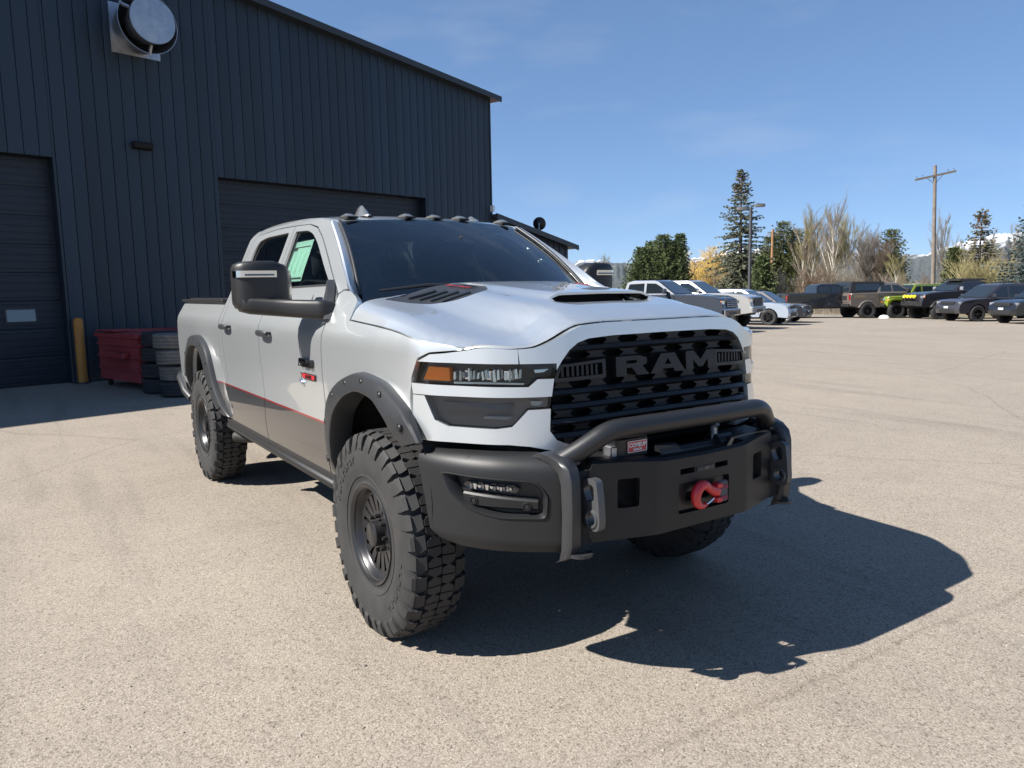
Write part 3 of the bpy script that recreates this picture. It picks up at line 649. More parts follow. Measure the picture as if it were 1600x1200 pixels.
for sg in SIDES:
    o = (0, sg, 0)
    mb = MB(); sheet(mb, FEND, side(sg), .045, .03, o); mb.build('front_fender', M_two if sg < 0 else M_two, truck)
    mb = MB(); sheet(mb, FDOOR, side(sg), .05, .03, o, [FWIN]); fd = mb.build('front_door', M_two, truck)
    mb = MB(); sheet(mb, RDOOR, side(sg), .05, .03, o, [RWIN]); rd = mb.build('rear_door', M_two, truck)
    mb = MB(); sheet(mb, PILL, side(sg), .05, .035, o); mb.build('cab_side_frame', M_two, truck)
    mb = MB(); sheet(mb, BED, side(sg), .055, .03, o); mb.build('bed_side', M_two, truck)
    for W_, d_, gm in ((FWIN, fd, M_glass), (RWIN, rd, M_privacy)):
        mb = MB(); sheet(mb, W_, side(sg, -.016), .08, 0, o); mb.build('window_glass', gm, d_)
        # black run channel round the glass
        mb = MB(); n = len(W_); cx = sum(p[0] for p in W_)/n; cz = sum(p[1] for p in W_)/n; f0, f1 = side(sg, -.002), side(sg, -.02)
        inn = [(p[0]+(cx-p[0])*.05, p[1]+(cz-p[1])*.06) for p in W_]
        mb.rings([[f0(*p) for p in W_], [side(sg, -.010)(*p) for p in inn], [f1(*p) for p in inn]]); mb.build('window_seal', M_seal, d_)
    # handles: a pull bar on two feet over a cup
    for d_, hx in ((fd, -1.72), (rd, -2.80)):
        mb = MB(); zc = 1.405 if hx > -2 else 1.415; y0 = ys(hx, zc)
        prof = [(-.118, .012, .006), (-.112, .030, .014), (-.09, .040, .020), (-.03, .046, .022), (.04, .046, .022), (.09, .040, .020), (.112, .030, .014), (.118, .012, .006)]
        rs = []
        for (dx, dy, rr) in prof:
            rs.append([(hx+dx, sg*(y0+dy+.011*cos(a)), zc+rr*sin(a)) for a in [2*pi*k/10 for k in range(10)]])
        mb.rings(rs, True, True, True)
        mb.box((hx-.085, sg*(y0+.015), zc), (.018, .022, .012), None, .004); mb.box((hx+.085, sg*(y0+.015), zc), (.018, .022, .012), None, .004)
        mb.build('door_handle', M_flare, d_, recalc=True)
    if sg < 0: front_door_r = fd

# door badges on the near front door
def side_frame(x, z, sg=-1, off=0.):
    return Vector((x, sg*(ys(x, z)+off), z))
def door_badge(sg, d_):
    xd = (1, 0, 0) if sg < 0 else (-1, 0, 0)
    c = side_frame(-.905, 1.262, sg, .013)
    text_obj('badge_lettering', 'HEMI', .066, M_badgeblk, d_, c, xd, (0, 0, 1), .009, .0008, .12, 1.5)
    mb = MB(); X0 = -.915
    for (a, b, h, m) in ((-.085, .15, .036, M_badgeblk),):
        P = [(X0+a, 1.168), (X0+a+.012, 1.168+h), (X0+b, 1.168+h), (X0+b-.012, 1.168)]
        mb.prism(P, lambda u, v: side_frame(u, v, sg, .006), lambda u, v: side_frame(u, v, sg, -.002))
    bb = mb.build('badge_plate', M_badgeblk, d_, None, True)
    mb = MB(); P = [(X0-.076, 1.174), (X0-.068, 1.198), (X0+.132, 1.198), (X0+.124, 1.174)]
    mb.prism(P, lambda u, v: side_frame(u, v, sg, .0085), lambda u, v: side_frame(u, v, sg, .002)); mb.build('badge_plate', M_red, d_, None, True)
    text_obj('badge_lettering', '6.4 LITER', .026, M_badgeblk, d_, side_frame(X0+.03, 1.186, sg, .010), xd, (0, 0, 1), .001, .0008, .1, 1.1)
    mb = MB()   # hooked emblem at the end of the bar
    pts = [side_frame(X0-.095+.03*cos(a), 1.165+.032*sin(a), sg, .007) for a in [radians(60+i*25) for i in range(11)]]
    mb.tube(pts, [.008]*len(pts), 6); mb.build('badge_emblem', M_chrome, d_)
for o_ in list(truck.children):
    if o_.name.startswith('front_door'): door_badge(-1 if o_ is front_door_r else 1, o_)

# ---- wheel arch flares with bolts
FO = [(-.555, .70), (-.565, .865), (-.53, 1.044), (-.43, 1.158), (-.235, 1.245), (-.02, 1.285), (.20, 1.262), (.364, 1.183), (.47, 1.09), (.515, 1.03)]
FI = [(-.435, .70), (-.425, .865), (-.355, 1.03), (-.26, 1.11), (-.145, 1.165), (.0, 1.195), (.15, 1.18), (.27, 1.115), (.35, 1.03), (.375, .99)]
RO = [(.86, .68), (.66, .80), (.53, .93), (.455, 1.06), (.39, 1.16), (.28, 1.245), (.0, 1.312), (-.25, 1.30), (-.46, 1.20), (-.60, 1.05), (-.66, .90), (-.67, .80)]
RI = [(.70, .68), (.53, .79), (.43, .90), (.36, 1.02), (.29, 1.10), (.19, 1.17), (.0, 1.215), (-.20, 1.20), (-.36, 1.12), (-.47, .98), (-.51, .87), (-.52, .80)]
def cum(P):
    s = [0]
    for a, b in zip(P, P[1:]): s.append(s[-1]+math.hypot(b[0]-a[0], b[1]-a[1]))
    return [q/s[-1] for q in s]
def curve2(P):
    s = cum(P); fx, fz = pchip(s, [p[0] for p in P]), pchip(s, [p[1] for p in P])
    return lambda t: (fx(t), fz(t))
for sg in SIDES:
    for cx, O_, I_, nb in ((0., FO, FI, 7), (-3.797, RO, RI, 8)):
        co, ci = curve2(O_), curve2(I_); mb = MB(); rs = []
        sec = [(0.0, -.004), (.02, .028), (.10, .044), (.45, .058), (.88, .066), (.97, .062), (1.0, .048), (1.0, -.06)]
        for i in range(41):
            t = i/40; a, b = co(t), ci(t); row = []
            e = min(1, 6*min(t, 1-t)+.55)
            for (k, h) in sec:
                x = cx+a[0]+(b[0]-a[0])*k; z = a[1]+(b[1]-a[1])*k
                yb = min(ys(x, z), 1.02) if x < .30 else max(ys(x, z), 1.003)
                row.append((x, sg*(yb+h*e), z))
            rs.append(row)
        mb.rings(rs, False); fl = mb.build('wheel_arch_flare', M_flare, truck, 30, True)
        for q in range(nb):
            t = .06+.88*q/(nb-1); a, b = co(t), ci(t); x = cx+a[0]+(b[0]-a[0])*.42; z = a[1]+(b[1]-a[1])*.42
            y = (min(ys(x, z), 1.02) if x < .30 else max(ys(x, z), 1.003))+.056
            mb = MB(); mb.lathe([(0, .004), (.010, .004), (.015, 0), (.0165, -.006), (.018, .002), (.019, -.01)], 1, 12, (x, sg*y, z), sg)
            mb.build('flare_bolt', M_black, fl, recalc=True)
        # wheel well liner
        mb = MB(); rs = []
        for i in range(21):
            a = radians(-10+200*i/20); rs.append([(cx+.56*cos(a), sg*.99, .76+.50*sin(a)), (cx+.56*cos(a), sg*.52, .76+.50*sin(a))])
        mb.rings(rs, False)
        n_ = 21; mb.v += [(cx, sg*.52, .70)]; mb.f += [(2*i+1, 2*i+3, len(mb.v)-1) for i in range(n_-1)]
        mb.build('wheel_well_liner', M_dark, truck, None)

# ---- roof, windscreen, rear window
_re = pchip([-3.13, -3.04, -2.43, -1.88, -1.46, -1.26, -1.15], [2.12, 2.160, 2.182, 2.170, 2.140, 2.108, 2.083])
def roof(x, y):
    a = min(1.05, abs(y)/.665)
    return (x, y, _re(x)+.030*(1-a**3)-(.012 if a > .93 else 0)*0)
mb = MB(); sheet(mb, [(-1.245, -.655), (-1.20, -.45), (-1.18, -.2), (-1.175, 0), (-1.18, .2), (-1.20, .45), (-1.245, .655), (-3.05, .655), (-3.12, .45), (-3.13, 0), (-3.12, -.45), (-3.05, -.655)], roof, .07, .02, (0, 0, 1)); mb.build('roof', M_paint, truck)
def wscr(v, t, off=0.):
    xb, yb, zb = -.23-.33*v*v, .812*v, 1.60
    xt, yt, zt = -1.172-.066*v*v, .652*v, 2.136-.034*abs(v)**2.5
    bul = .035*sin(pi*t)
    return (xb+(xt-xb)*t+bul+off, yb+(yt-yb)*t, zb+(zt-zb)*t+bul*.6+off*1.4)
mb = MB(); sheet(mb, [(-1, 0), (1, 0), (1, .985), (-1, .985)], wscr, .09, 0, (1, 0, .5)); ws = mb.build('windscreen', M_glass, truck)
mb = MB()   # black ceramic border printed on the glass edge
for (a, b, c, d) in ((-1, 1, .955, .985), (-1, 1, .0, .10), (-1, -.955, 0, .985), (.955, 1, 0, .985)):
    sheet(mb, [(a, c), (b, c), (b, d), (a, d)], lambda v, t: wscr(v, t, -.004), .06, 0, (1, 0, .5))
mb.build('windscreen_border', M_dark, ws)
for sg in SIDES:   # pillar trim between the door frame skin and the glass
    mb = MB(); rs = []
    PE = [(-.40, 1.635), (-.52, 1.672), (-.60, 1.715), (-.704, 1.785), (-.953, 1.937), (-1.18, 2.066), (-1.245, 2.10)]
    ce = curve2(PE)
    for i in range(17):
        t = i/16; x, z = ce(t); A = Vector((x, sg*(ys(x, z)-.002), z)); tt = .03+.955*t; B = Vector(wscr(sg*1., tt, -.003)); mid = (A+B)/2+Vector((.012, sg*.010, .006))
        rs.append([A, A*.8+B*.2+Vector((.010, sg*.004, .007)), mid, A*.2+B*.8+Vector((.008, sg*.004, .004)), B, B+Vector((-.05, 0, -.03))])
    mb.rings(rs, False); mb.build('windscreen_pillar', M_paint, truck, 50, True)
    mb = MB(); rs = []
    for i in range(17):
        t = i/16; tt = .06+.92*t; B = Vector(wscr(sg*1.0, tt, .004)); B2 = Vector(wscr(sg*.985, tt, .004)); rs.append(B+Vector((.004, sg*.004, .004)))
    mb.tube(rs, .011, 8); mb.build('pillar_moulding', M_flare, truck, 60)
mb = MB()   # back wall of the cab with its window opening filled by dark glass
sheet(mb, [(-.90, 1.20), (.90, 1.20), (.86, 1.75), (.66, 2.12), (-.66, 2.12), (-.86, 1.75)], lambda y, z: (-3.13+.05*(z-1.6), y, z), .12, .03, (-1, 0, 0), [[(-.62, 1.68), (.62, 1.68), (.52, 2.04), (-.52, 2.04)]]); cbk = mb.build('cab_back', M_paint, truck)
mb = MB(); sheet(mb, [(-.62, 1.68), (.62, 1.68), (.52, 2.04), (-.52, 2.04)], lambda y, z: (-3.125+.05*(z-1.6), y, z), .2, 0, (-1, 0, 0)); mb.build('rear_window', M_privacy, cbk)

# cab marker lights, antenna
for (lx, ly) in ((-1.30, -.575), (-1.245, -.20), (-1.24, 0), (-1.245, .20), (-1.30, .575)):
    mb = MB(); zr = roof(lx, ly)[2]; rs = []
    for (k, w, h) in ((-.075, .024, .0), (-.07, .028, .016), (-.03, .032, .030), (.02, .033, .032), (.06, .03, .020), (.078, .022, .0)):
        rs.append([(lx+k, ly-w, zr-.004), (lx+k, ly-w*.9, zr+h*.75), (lx+k, ly-w*.5, zr+h), (lx+k, ly+w*.5, zr+h), (lx+k, ly+w*.9, zr+h*.75), (lx+k, ly+w, zr-.004)])
    mb.rings(rs, False); ml = mb.build('cab_marker_light', M_smokebody, truck, 40, True)
    mb = MB(); mb.box((lx+.0, ly, zr+.004), (.088, .04, .006), None, .004); mb.build('light_base', M_black, ml)
def fin(lx, ly, L, h, w):
    mb = MB(); zr = roof(lx, ly)[2]; rs = []
    for (k, ww, hh) in ((0., .25, .02), (.12, .6, .16), (.32, .9, .62), (.48, 1., .92), (.58, 1., 1.0), (.74, .95, 1.), (.86, .85, .80), (1., .7, .06)):
        x = lx+L*(.5-k); W = w*ww; H = h*hh
        rs.append([(x, ly-W, zr-.006), (x, ly-W*.75, zr+min(.014, H*.8)), (x, ly-W*.30, zr+H*.8), (x, ly, zr+H), (x, ly+W*.30, zr+H*.8), (x, ly+W*.75, zr+min(.014, H*.8)), (x, ly+W, zr-.006)])
    mb.rings(rs, False, True, True); return mb.build('roof_antenna', M_smokebody, truck, 50, True)
fin(-1.42, -.42, .21, .072, .046); fin(-1.60, .52, .15, .04, .045)

# ---- hood
_hpx = pchip([0, .2, .40, .48, .60, .72, .80, .852], [.890, .884, .872, .860, .842, .795, .735, .672])
HP = [(_hpx(y_), y_) for y_ in [.85*k/26 for k in range(27)]]+[(.640, .876)]+[(x_, _ye(x_)) for x_ in (.60, .52, .45, .40, .32, .20, .1, -.02, -.2, -.342)]+[ (-.342, .80), (-.32, .6), (-.28, .3), (-.27, 0)]
HP = HP+[(x, -y) for (x, y) in HP[-2:0:-1]]
SCP = [(.565, -.20), (.572, 0), (.565, .20), (.497, .315), (.497, 0), (.497, -.315)]
def vent(sg): return round_poly([(-.30, sg*.80), (-.33, sg*.63), (-.30, sg*.42), (-.26, sg*.32), (-.10, sg*.295), (.03, sg*.36), (.095, sg*.47), (.07, sg*.56), (-.01, sg*.645), (-.12, sg*.74)], .03, 2)
mb = MB(); sheet(mb, HP, lambda x, y: (x, y, hz(x, y)), .028, .012, (0, 0, 1), [SCP, vent(-1), vent(1)]); hood = mb.build('hood', M_paint, truck)
mb = MB(); mb.box((.44, 0, 1.556), (.15, .26, .03)); mb.box((.36, 0, 1.60), (.02, .22, .035)); mb.build('hood_scoop', M_dark, hood, None)
for sg in SIDES:
    V_ = vent(sg); mb = MB(); sheet(mb, V_, lambda x, y: (x, y, hz(x, y)-.006), .03, .0, (0, 0, 1)); hv = mb.build('hood_vent', M_flare, hood)
    for q in range(4):   # louvre slats
        x0 = -.235+q*.075; y0 = sg*(.60-.025*q)
        mb = MB()
        P = [(x0, y0+sg*.085), (x0+.014, y0+sg*.085), (x0+.05, y0-sg*.055), (x0+.02, y0-sg*.06)]
        mb.prism(P, lambda u, v: (u, v, hz(u, v)+.004), lambda u, v: (u, v, hz(u, v)-.02)); mb.build('vent_slat', M_grille, hv, None, True)
    a, b = Vector((-.285, sg*.455, hz(-.285, .455))), Vector((-.085, sg*.405, hz(-.085, .405)))
    xd = (b-a)*(1 if sg < 0 else -1); cx_, cy_ = -.165, sg*.415
    yd = Vector((0, -sg, 0)) if sg < 0 else Vector((0, -sg, 0))
    n_ = Vector((0, sg*.05, 1)).normalized()
    yd = n_.cross(xd.normalized())
    text_obj('hood_lettering', '2500', .040, M_badgeblk, hv, (cx_+.02, cy_+sg*-.04, hz(cx_+.02, cy_-sg*.04)+.002), xd, yd, .001, .001, .1, 1.3)
    text_obj('hood_lettering', 'HEAVY DUTY', .030, M_red, hv, (cx_, cy_+sg*.008, hz(cx_, cy_+sg*.008)+.002), xd, yd, .001, .001, .1, 1.0)
# cowl and wipers
mb = MB(); sheet(mb, [(-1, 0), (1, 0), (1, 1), (-1, 1)], lambda v, t: ((-.25-.1*v*v)+(-.02-.24*v*v*.9-(-.0))*t, .83*v, 1.66-.055*t-.03*v*v), .12, 0, (0, 0, 1)); mb.build('cowl', M_black, truck)
for (va, vb, ta, tb) in ((-.90, -.32, .070, .100), (.0, .60, .085, .08)):
    mb = MB(); A = Vector(wscr(va, ta, .02)); B = Vector(wscr(vb, tb, .025)); mb.tube([A, (A+B)/2+Vector((.01, 0, .012)), B], [.007, .010, .008], 6)
    Cc = Vector(wscr(vb, .05, .02)); mb.tube([B*.45+A*.55+Vector((.01, 0, .012)), B+Vector((.03, .05, -.01)), Cc+Vector((.05, .1, .02))], [.007, .010, .012], 6); mb.build('wiper', M_black, truck)

# ---- front face: developed surface, u is arc length across the nose
NX = [.93, .925, .915, .885, .84, .76, .62, .52, .454, .41]; NY = [0, .3, .48, .60, .70, .80, .90, .96, .985, 1.0]
_u = [0]
for i in range(1, len(NX)): _u.append(_u[-1]+math.hypot(NX[i]-NX[i-1], NY[i]-NY[i-1]))
_nx, _ny, _y2u = pchip(_u, NX), pchip(_u, NY), pchip(NY, _u)
def nose(u, z, off=0.):
    a = abs(u); x, y = _nx(a), _ny(a); h = 1e-3; tx, ty = (_nx(a+h)-x)/h, (_ny(a+h)-y)/h; L = math.hypot(tx, ty)
    nx, ny = ty/L, -tx/L
    return (x+nx*off-.06*(z-1.3), (y+ny*off)*(1 if u >= 0 else -1), z)
def U(P, sg): return [(sg*_y2u(y), z) for (y, z) in P]
def both(P): return U(P, 1)+U(P[::-1], -1)
def nf(off): return lambda u, z: nose(u, z, off)
def ftop(y): return hz(_hpx(y), y)-.013
H_SUR = [(y_, ftop(y_)) for y_ in [.716*k/24 for k in range(25)]]+[ (.712, 1.362), (.572, 1.360), (.572, 1.335), (.548, 1.372), (.515, 1.412), (.475, 1.440), (.42, 1.455), (.30, 1.462), (0, 1.464)]
mb = MB(); sheet(mb, both(H_SUR), nf(0), .03, .05, (1, 0, 0)); mb.build('grille_surround', M_paint, truck)
for sg in SIDES:
    o = (.7, sg*.6, 0)
    mb = MB(); sheet(mb, U([(.7165, ftop(.7165))]+[(y_, ftop(y_)) for y_ in (.735, .755, .775, .795, .815, .835)]+[(.862, 1.418), (.92, 1.404), (.958, 1.398), (.984, 1.366), (.7165, 1.362)], sg), nf(0), .03, .05, o); mb.build('headlight_brow', M_paint, truck)
    mb = MB(); sheet(mb, U([(.998, 1.272), (.684, 1.268), (.649, 1.299), (.585, 1.298), (.598, 1.226), (.976, 1.226), (.996, 1.226)], sg), nf(0), .03, .05, o); mb.build('headlight_divider', M_paint, truck)
    LOW = [(.605, 1.176), (.69, 1.174), (.748, 1.106), (.797, 1.097), (.922, 1.099), (.955, 1.122), (.974, 1.222), (.996, 1.222), (1.001, 1.03), (.924, 1.033), (.76, 1.033), (.69, 1.025), (.59, 1.0), (.47, .992)]
    mb = MB(); sheet(mb, U(LOW+[(.47, 1.012), (.53, 1.022), (.585, 1.045), (.612, 1.085)], sg), nf(0), .03, .05, o); mb.build('lower_fascia', M_paint, truck)
    # raised lip round the lower lamp
    UP = [(.998, 1.276), (.684, 1.272), (.649, 1.303), (.585, 1.302), (.572, 1.356), (.975, 1.362)]
    LO = [(.974, 1.222), (.955, 1.124), (.922, 1.101), (.797, 1.099), (.748, 1.108), (.69, 1.177), (.607, 1.179), (.599, 1.222)]
    mb = MB(); sheet(mb, U(UP, sg), nf(-.045), .05, .0, o); hl = mb.build('headlight', M_hous, truck)
    mb = MB(); sheet(mb, U(UP, sg), nf(-.006), .05, .004, o); mb.build('headlight_lens', M_lens, hl)
    mb = MB(); sheet(mb, U([(.966, 1.345), (.915, 1.343), (.915, 1.288), (.978, 1.289)], sg), nf(-.014), .02, .03, o); mb.build('turn_signal', M_amber, hl)
    # projector row: reflector bowls and a light guide bar
    rq = random.Random(11)
    for q in range(17):
        yq = .903-.0118*q; uq = sg*_y2u(yq); w_ = .0040+.0035*rq.random(); t_ = .004*rq.uniform(-1, 1); zt = 1.343-.016*rq.random(); zb = 1.287+.014*rq.random()
        mb = MB(); mb.prism([(uq-w_, zb), (uq+w_, zb+.004*rq.random()), (uq+w_+t_, zt), (uq-w_*.6+t_, zt-.006*rq.random())], nf(-.012-.014*rq.random()), nf(-.044)); mb.build('reflector_facet', (M_refl, M_guide, M_refl2)[q % 3 if q % 5 else 0], hl, None, True)
    for q in range(3):
        yq = .872-.058*q; uq = sg*_y2u(yq); mb = MB(); mb.prism([(uq-.016, 1.296), (uq+.016, 1.296), (uq+.017, 1.330), (uq-.014, 1.332)], nf(-.030), nf(-.042)); mb.build('projector_lens', M_chrome, hl, None, True)
    mb = MB(); mb.prism(U([(.905, 1.286), (.70, 1.283), (.70, 1.276), (.905, 1.277)], sg), nf(-.012), nf(-.03)); mb.build('light_guide', M_guide, hl, None, True)
    mb = MB(); mb.prism(U([(.66, 1.335), (.60, 1.337), (.62, 1.325), (.655, 1.322)], sg), nf(-.02), nf(-.04)); mb.build('reflector_cell', M_refl, hl, None, True)
    mb = MB(); sheet(mb, U(LO, sg), nf(-.04), .05, 0, o); ll = mb.build('lower_lamp', M_lamp, truck)
    mb = MB(); sheet(mb, U(LO, sg), nf(-.010), .05, .004, o); mb.build('lamp_lens', M_smoke, ll)
    mb = MB(); mb.prism(U([(.94, 1.20), (.74, 1.196), (.76, 1.165), (.93, 1.163)], sg), nf(-.022), nf(-.04)); mb.build('lamp_reflector', M_refl2, ll, None, True)
    mb = MB(); mb.prism(U([(.83, 1.148), (.745, 1.146), (.765, 1.134), (.835, 1.136)], sg), nf(-.014), nf(-.03)); mb.build('light_guide', M_white, ll, None, True)
    mb = MB(); mb.prism(U([(.68, 1.208), (.63, 1.206), (.645, 1.188), (.675, 1.19)], sg), nf(-.02), nf(-.04)); mb.build('reflector_cell', M_refl, ll, None, True)

# ---- grille
G_OUT = [(0, 1.47), (.30, 1.468), (.42, 1.461), (.48, 1.446), (.525, 1.41), (.57, 1.345), (.596, 1.25), (.60, 1.17), (.62, 1.08), (.59, 1.035), (.53, 1.015), (.42, 1.0), (0, 1.0)]
mb = MB(); sheet(mb, both(G_OUT), nf(-.11), .08, .0, (1, 0, 0)); gr = mb.build('grille', M_dark, truck)
mb = MB(); GB = dens(both(G_OUT), .06)   # funnel wall joining opening and back plate
mb.rings([[nose(u, z, -.02) for (u, z) in GB], [nose(u, z, -.11) for (u, z) in GB]]); mb.build('grille_frame', M_grille, gr, None, True)
BARS = [1.412, 1.236, 1.176, 1.116, 1.058]
def gw(z): return np.interp(z, [1.0, 1.035, 1.08, 1.17, 1.25, 1.345, 1.41, 1.446, 1.461], [.40, .585, .612, .595, .59, .563, .515, .47, .40])
for zb in BARS:
    w = gw(zb)+.0; mb = MB(); rs = []
    for i in range(25):
        u = -_y2u(w)+2*_y2u(w)*i/24; sag = .006*cos(pi*.5*u/.6)
        rs.append([nose(u, zb+.014+sag, -.055), nose(u, zb+.011+sag, -.018), nose(u, zb-.004+sag, -.006), nose(u, zb-.013+sag, -.016), nose(u, zb-.016+sag, -.055)])
    mb.rings(rs, True, True, True); mb.build('grille_bar', M_grille, gr, 30, True)
rows = [(1.462, 1.426, .0), (1.400, 1.372, .09), (1.292, 1.252, .09), (1.222, 1.192, .0), (1.162, 1.132, .09), (1.102, 1.073, .0), (1.044, 1.012, .09)]
for (z1, z0, ph) in rows:
    zm = (z1+z0)/2; P_ = .18
    for k in range(-4, 4):
        c = ph+k*P_; a, b = c+.052, c+P_-.052
        lim = _y2u(gw(zm))-.005
        a -= .016; b += .016; poly = [(a, z1), (a+.026, zm), (a, z0), (b, z0), (b-.026, zm), (b, z1)]
        if min(abs(a), abs(b)) > lim-.02: continue
        poly = [(max(-lim, min(lim, u)), z) for (u, z) in poly]
        mb = MB(); mb.prism(poly, nf(-.034), nf(-.075)); mb.build('grille_mesh_plate', M_plate_g, gr, None, True)
        for (ua, za, ub, zb_) in ((a, z1, a+.024, zm), (a+.024, zm, a, z0), (b, z1, b-.024, zm), (b-.024, zm, b, z0)):
            if max(abs(ua), abs(ub)) > lim: continue
# badge band: two vented panels and the block letters between them
for sg in SIDES:
    fr = [(.335, 1.366), (.565, 1.352), (.585, 1.282), (.335, 1.288)]; ho = [(.352, 1.352), (.552, 1.342), (.568, 1.298), (.352, 1.302)]
    mb = MB(); sheet(mb, U(fr, sg), nf(-.004), .05, .03, (1, 0, 0), [U(ho, sg)]); vb = mb.build('grille_vent_frame', M_grille, gr)
    for q in range(8):
        yq = .372+q*.024
        mb = MB(); mb.prism([(sg*_y2u(yq), 1.346), (sg*_y2u(yq+.012), 1.345), (sg*_y2u(yq+.012), 1.301), (sg*_y2u(yq), 1.301)], nf(-.012), nf(-.05)); mb.build('vent_fin', M_letter, gr, None, True)
LET = {'R': [[(0, 0), (0, 1), (.70, 1), (.92, .86), (.92, .58), (.78, .46), (.98, 0), (.62, 0), (.46, .40), (.30, .40), (.30, 0)], [(.30, .62), (.30, .78), (.58, .78), (.62, .74), (.62, .66), (.58, .62)]],
       'A': [[(0, 0), (.34, 1), (.78, 1), (1.12, 0), (.78, 0), (.72, .20), (.40, .20), (.34, 0)], [(.46, .42), (.56, .76), (.66, .42)]],
       'M': [[(0, 0), (0, 1), (.36, 1), (.65, .50), (.94, 1), (1.30, 1), (1.30, 0), (.98, 0), (.98, .52), (.74, .12), (.56, .12), (.32, .52), (.32, 0)]]}
for ch, u0, sx_ in (('R', -.292, .19), ('A', -.098, .19), ('M', .122, .148)):
    mb = MB(); L_ = LET[ch]; f = lambda P: [(u0+sx_*a, 1.286+.084*b) for a, b in P]
    sheet(mb, f(L_[0]), nf(.012), .05, .04, (1, 0, 0), [f(h) for h in L_[1:]]); mb.build('grille_letter', M_letter, gr)
# ---- front bumper (developed surface like the nose)
BX = [1.172, 1.165, 1.065, 1.03, .94, .83, .69, .51, .36]; BY = [0, .27, .60, .655, .76, .86, .94, 1.0, 1.025]
_bu = [0]
for i in range(1, len(BX)): _bu.append(_bu[-1]+math.hypot(BX[i]-BX[i-1], BY[i]-BY[i-1]))
_bx = lambda u: float(np.interp(u, _bu, BX)) if u < _bu[3] else _bxs(u)
_by = lambda u: float(np.interp(u, _bu, BY)) if u < _bu[3] else _bys(u)
_bxs, _bys = pchip(_bu[2:], BX[2:]), pchip(_bu[2:], BY[2:]); _by2u = lambda y: float(np.interp(y, BY, _bu))
_bof = pchip([.55, .61, .66, .92, .955, .978, .992, 1.002, 1.012], [-.05, -.018, 0, 0, -.005, -.018, -.040, -.085, -.16])
def bmp(u, z, off=0.):
    a = abs(u); x, y = _bx(a), _by(a); h = 2e-3; tx, ty = (_bx(a+h)-x)/h, (_by(a+h)-y)/h; L = math.hypot(tx, ty) or 1
    nx, ny = ty/L, -tx/L; o = off+(_bof(z) if a > _bu[3]-.001 else 0)
    return (x+nx*o, (y+ny*o)*(1 if u >= 0 else -1), z)
def bf(off): return lambda u, z: bmp(u, z, off)
def BU(P, sg): return [(sg*_by2u(y), z) for (y, z) in P]
bu = thing_part = None
mbz = MB(); mbz.box((.80, 0, .80), (.16, .60, .10)); bu = mbz.build('front_bumper', M_chas, truck, None)
